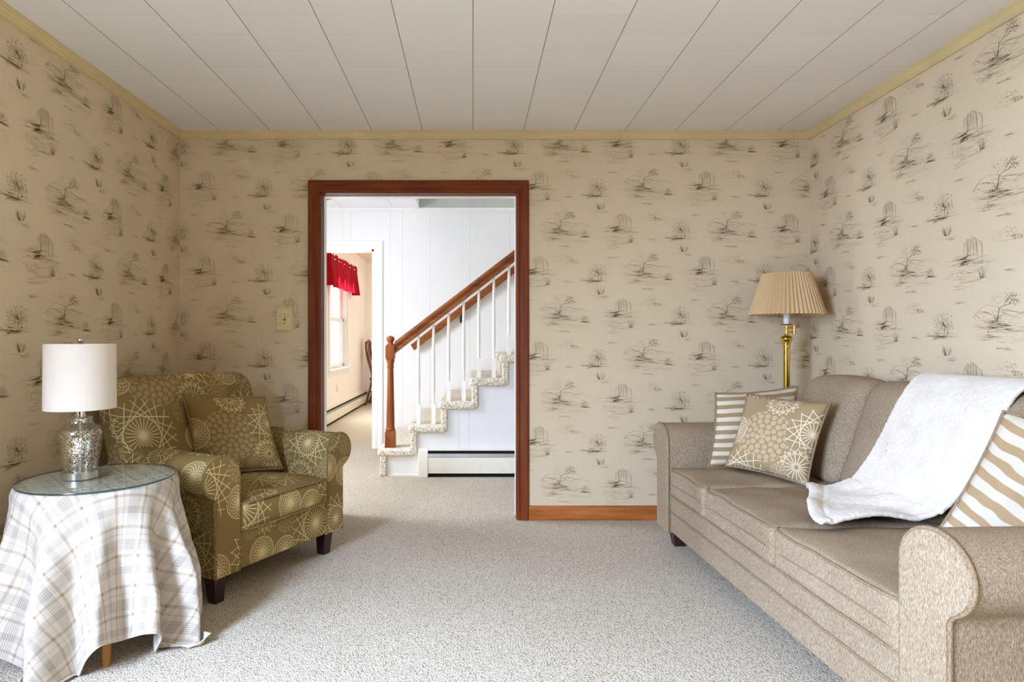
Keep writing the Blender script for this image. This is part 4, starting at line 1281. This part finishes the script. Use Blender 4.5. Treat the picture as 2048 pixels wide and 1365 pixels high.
# ------------------------------------------------------------------ sofa
SO = (1.107, 1.4286); SA = (-0.0398, 0.9992); SB = (0.9992, 0.0398)
fs = frame_map(SO, SA, SB)
SL_ = 1.985
so = thing('sofa', 'taupe tweed three-seat sofa with rolled arms along the right wall', 'sofa', fs(1.0, 0.45, 0))
mt, mwt = M['sofa'], M['welt']
SP = arm_profile(0.155, 0.070, 0.09, 0.655, 0.098)
for sg in (0, 1):
    fa = (lambda p, q, a: fs(-p, a, q)) if sg == 0 else (lambda p, q, a: fs(SL_ + p, a, q))
    ab = MB(); ab.prism(SP, 0.0, 0.88, fa); arm = ab.build('arm', mt, so, angle=40)
    cx_ = sum(p[0] for p in SP) / len(SP); n_ = len(SP)
    r0 = [fa(p[0], p[1], 0.0) for p in SP]; r1 = [fa(cx_ + (p[0] - cx_) * 0.94, 0.42 + (p[1] - 0.42) * 0.985, -0.012) for p in SP]
    pn = MB(); pn.add(r0 + r1, [(i, (i + 1) % n_, n_ + (i + 1) % n_, n_ + i) for i in range(n_)] + [tuple(range(n_, 2 * n_))])
    pn.build('front_panel', mt, arm, angle=30)
    wl = MB(); wl.tube([fa(p[0], p[1], -0.003) for p in SP], 0.0055, 8); wl.build('piping', mwt, arm)
bs = MB(); bs.rbox(0.15, SL_ - 0.15, 0.008, 0.86, 0.092, 0.286, 0.012, fn=fs, n=14)
bs = bs.build('base', mt, so, angle=50)
wl = MB(); wl.tube([fs(0.157 + (SL_ - 0.312) * k / 30, 0.006, 0.203 + 0.0015 * math.sin(k * 1.7)) for k in range(31)], 0.0052, 8); wl.build('piping', mwt, bs)
bf = MB(); bf.prism([(0.70, 0.10), (0.715, 0.43), (0.845, 0.84), (0.885, 0.872), (0.93, 0.85), (0.932, 0.10)], 0.03, SL_ - 0.03, lambda p, q, a: fs(a, p, q))
bf.build('back_frame', mt, so, angle=35, bevel=0.02, bseg=3)
SEAMS = [0.160, 0.791, 1.387, SL_ - 0.158]
for i in range(3):
    s0, s1 = SEAMS[i] + 0.002, SEAMS[i + 1] - 0.002
    dfm = crown(0.020, -0.010, 7.0 + i, 0.010)
    c_ = MB(); c_.rbox(s0, s1, -0.004, 0.68, 0.284, 0.436, 0.028, fn=fs, deform=dfm, n=18)
    c_ = c_.build('seat_cushion', mt, so, angle=60)
    for zz in (0.428, 0.293):
        wl = MB(); pts = []
        for k in range(31):
            nx_ = -1 + k / 15; s = s0 + (s1 - s0) * k / 30
            e = abs(nx_) ** 16 * 0.024
            q = dfm(s, -0.001 + e, zz, nx_, -1, 0.9 if zz > 0.35 else -0.9)
            pts.append(fs(*q))
        wl.tube(pts, 0.0052, 8); wl.build('piping', mwt, c_)
    zp = MB(); pts = []
    for k in range(31):
        nx_ = -1 + k / 15; s = s0 + (s1 - s0) * k / 30
        q = dfm(s, -0.004 + abs(nx_) ** 16 * 0.02, 0.352, nx_, -1, 0.0); pts.append(fs(*q))
    zp.tube(pts, 0.0035, 6); zp.build('zipper', M['welt'], c_)


def sback(i):
    def d(x, y, z, nx, ny, nz_):
        y2 = y + 0.345 * (z - 0.43)
        if ny < 0: y2 -= 0.035 * (1 - nx * nx) * (1 - nz_ * nz_)
        z2 = z + (0.014 * (1 - nx * nx) if nz_ > 0.4 else 0)
        y2 += wob((x, y, z), 6, 0.008, 11.0 + i)
        return (x, y2, z2)
    return d


BS = [0.150, 0.760, 1.360, SL_ - 0.150]
for i in range(3):
    c_ = MB(); c_.rbox(BS[i] + 0.002, BS[i + 1] - 0.002, 0.575, 0.735, 0.43, 0.918, 0.062, fn=fs, deform=sback(i), n=16)
    c_.build('back_cushion', mt, so, angle=60)
for (s, t, da, db) in ((0.07, 0.065, 0.0, 0.0), (1.905, 0.075, -0.004, 0.0), (0.07, 0.86, 0, 0), (1.905, 0.86, 0, 0)):
    taper_leg(MB(), fs, s, t, 0.040, 0.098, 0.026, da, db).build('leg', M['leg_dark'], so, bevel=0.003)

# ---- white fleece throw: over the back, down the cushion and along the seat
TP = [  # t, z, left edge s, right edge s
    (0.968, 0.74, 1.10, 0.58), (0.962, 0.86, 1.10, 0.59), (0.925, 0.935, 1.10, 0.59), (0.85, 0.962, 1.095, 0.60), (0.775, 0.955, 1.09, 0.605), (0.718, 0.895, 1.085, 0.61),
    (0.655, 0.74, 1.125, 0.625), (0.595, 0.585, 1.165, 0.66), (0.556, 0.500, 1.19, 0.70), (0.505, 0.470, 1.225, 0.715), (0.435, 0.466, 1.27, 0.71), (0.30, 0.466, 1.34, 0.70), (0.20, 0.466, 1.40, 0.69), (0.09, 0.462, 1.46, 0.68)]
TCV = curve(TP, 8)
TL_ = [0.0]
for i in range(1, len(TCV)): TL_.append(TL_[-1] + math.hypot(TCV[i][0] - TCV[i - 1][0], TCV[i][1] - TCV[i - 1][1]))


def at_len(L):
    for i in range(1, len(TL_)):
        if L <= TL_[i] or i == len(TL_) - 1:
            k = (L - TL_[i - 1]) / max(1e-9, TL_[i] - TL_[i - 1])
            return [TCV[i - 1][c] + (TCV[i][c] - TCV[i - 1][c]) * k for c in range(4)]


def len_at_t(t):
    for i in range(len(TL_) - 1, 0, -1):
        if TCV[i][1] < 0.5 and TCV[i][0] <= t <= TCV[i - 1][0]: return TL_[i]
    return TL_[-1]


E0, E1 = len_at_t(0.12), len_at_t(0.43)


def throw(u, v):
    q = v; end = E0 + (E1 - E0) * q + 0.012 * math.sin(q * 7)
    L = u * end
    t, z, sl, sr = at_len(L)
    s = sr + (sl - sr) * q + 0.006 * math.sin(L * 13 + q * 2)
    onseat = smooth((0.53 - z) / 0.05)
    d = 0.010 * onseat * math.sin(q * 17 + L * 5 + 1.2) + onseat * 0.012 * math.sin(q * 9 - L * 16) + wob((s, t, z), 5, 0.014, 21.0)
    hemr = math.exp(-((end - L) / 0.02 - 1.0) ** 2 * 1.2) * 0.007 - math.exp(-((end - L - 0.055) / 0.007) ** 2) * 0.005
    edge_roll = 0.010 * onseat * math.exp(-(q / 0.06) ** 2)
    sag = 0.03 * smooth((0.62 - abs(z - 0.52) * 6)) * math.exp(-(q / 0.25) ** 2) if z < 0.66 else 0
    return fs(s, t - sag * 0.8, z + max(0, d) + 0.001 + hemr * onseat + edge_roll + 0.3 * sag) if z < 0.5 else fs(s, t - 0.4 * max(d, -0.005) - sag * 0.8, z + 0.2 * d)


tw = MB(); tw.grid(throw, 130, 60)
tw = tw.build('throw_blanket', M['fleece'], angle=180)
tag(tw, 'white fleece throw blanket hanging over the sofa back onto the seat', 'blanket')
sm = tw.modifiers.new('thickness', 'SOLIDIFY'); sm.thickness = 0.016; sm.offset = 0.0
sv = tw.modifiers.new('round', 'SUBSURF'); sv.levels = 1; sv.render_levels = 1
tx = bpy.data.textures.new('fleece_nap', 'CLOUDS'); tx.noise_scale = 0.012; tx.noise_depth = 2
dp = tw.modifiers.new('nap', 'DISPLACE'); dp.texture = tx; dp.strength = 0.006; dp.mid_level = 0.5; dp.texture_coords = 'LOCAL'

pillow('throw_pillow', 'beige and cream striped pillow standing behind the medallion pillow at the far sofa arm', 'pillow',
       (1.205, 3.165, 0.448), (1.640, 3.150, 0.448), (1.262, 3.215, 0.828), (1.690, 3.215, 0.865), 0.064, M['stripe'], (0.0, 0.01), 0.44, None, 8.0)
pillow('throw_pillow', 'taupe medallion pillow in front of the striped pillow on the far sofa seat', 'pillow',
       (1.262, 3.085, 0.478), (1.515, 2.800, 0.444), (1.400, 3.150, 0.835), (1.655, 2.860, 0.815), 0.072, M['medal_taupe'], (0.08, 0.215), 0.42, None, 5.0)
pillow('throw_pillow', 'wide-striped beige pillow beside the white throw at the near sofa arm', 'pillow',
       (1.470, 1.975, 0.470), (1.700, 1.700, 0.445), (1.655, 1.925, 0.885), (1.890, 1.640, 0.850), 0.065, M['stripe_bold'], (0.0, 0.0), 0.43, None, 14.0)

# ------------------------------------------------------------------ brass floor lamp in the corner
FX, FY = 1.815, 3.575
fl = thing('floor_lamp', 'brass floor lamp with cream pleated shade in the corner behind the sofa', 'lamp', (FX, FY, 0))
MB().lathe([(0.0, 0.0), (0.105, 0.0), (0.108, 0.006), (0.100, 0.018), (0.050, 0.030), (0.026, 0.040), (0.022, 0.060), (0.0, 0.06)], (FX, FY, 0), 48).build('base', M['brass'], fl)
pl = MB(); pl.lathe([(0.0185, 0.05), (0.0185, 1.066)], (FX, FY, 0), 32); pl.build('pole', M['brass'], fl)
MB().lathe([(0.0185, 1.060), (0.022, 1.062), (0.022, 1.068), (0.0205, 1.072), (0.0205, 1.082), (0.024, 1.086), (0.024, 1.092), (0.030, 1.104), (0.033, 1.112), (0.033, 1.118), (0.028, 1.126), (0.016, 1.132), (0.013, 1.142), (0.0, 1.142)], (FX, FY, 0), 36).build('collar', M['brass'], fl, angle=30)
ar = MB()
ar.lathe([(0.0085, 1.140), (0.0085, 1.168), (0.0, 1.168)], (FX, FY, 0), 16)
ar.lathe([(0.0085, 1.172), (0.0085, 1.192), (0.0, 1.192)], (FX, FY, 0), 16)
for z in (1.152, 1.177):
    ar.tube([(FX, FY, z), (FX + 0.048, FY + 0.01, z)], 0.0062, 10)
ar.lathe([(0.0, 1.136), (0.008, 1.138), (0.0085, 1.146), (0.0075, 1.164), (0.0085, 1.182), (0.008, 1.190), (0.0, 1.192)], (FX + 0.050, FY + 0.01, 0), 16)
ar.build('swing_arm', M['brass'], fl, angle=35)
MB().lathe([(0.0, 1.190), (0.030, 1.192), (0.035, 1.195), (0.034, 1.199), (0.0, 1.199)], (FX, FY, 0), 32).build('drip_cup', M['brass'], fl)
MB().lathe([(0.0, 1.198), (0.0165, 1.198), (0.0165, 1.290), (0.0, 1.292)], (FX, FY, 0), 24).build('candle_sleeve', M['candle'], fl, angle=30)
NP = 54


def pleat(u, v, inner=0.0):
    a = 2 * PI * u
    t_ = abs(((u * NP) % 1.0) * 2 - 1)
    r = 0.2 + (0.1275 - 0.2) * v
    r *= 1 + 0.060 * (t_ - 0.5)
    z = 1.253 + 0.238 * v + (0.003 * (t_ - 0.5) * (1 - v))
    return (FX + (r - inner) * math.cos(a), FY + (r - inner) * math.sin(a), z)


pb = MB(); pb.grid(pleat, NP * 4, 6, None, 0, True); pb.grid(lambda u, v: pleat(u, v, 0.002), NP * 4, 6, None, 0, True)
pb.build('lamp_shade', M['pleat_shade'], fl, angle=20)
hp = MB()
for k in range(3):
    a = 2 * PI * k / 3 + 0.2; hp.tube([(FX, FY, 1.482), (FX + 0.124 * math.cos(a), FY + 0.124 * math.sin(a), 1.487)], 0.0018, 6)
hp.tube([(FX, FY, 1.29), (FX, FY, 1.49)], 0.004, 8)
hp.tube(curve([(FX, FY, 1.486), (FX - 0.004, FY, 1.494), (FX + 0.002, FY, 1.501), (FX + 0.008, FY, 1.499)], 5), 0.0022, 6)
hp.build('spider', M['brass_old'], fl)
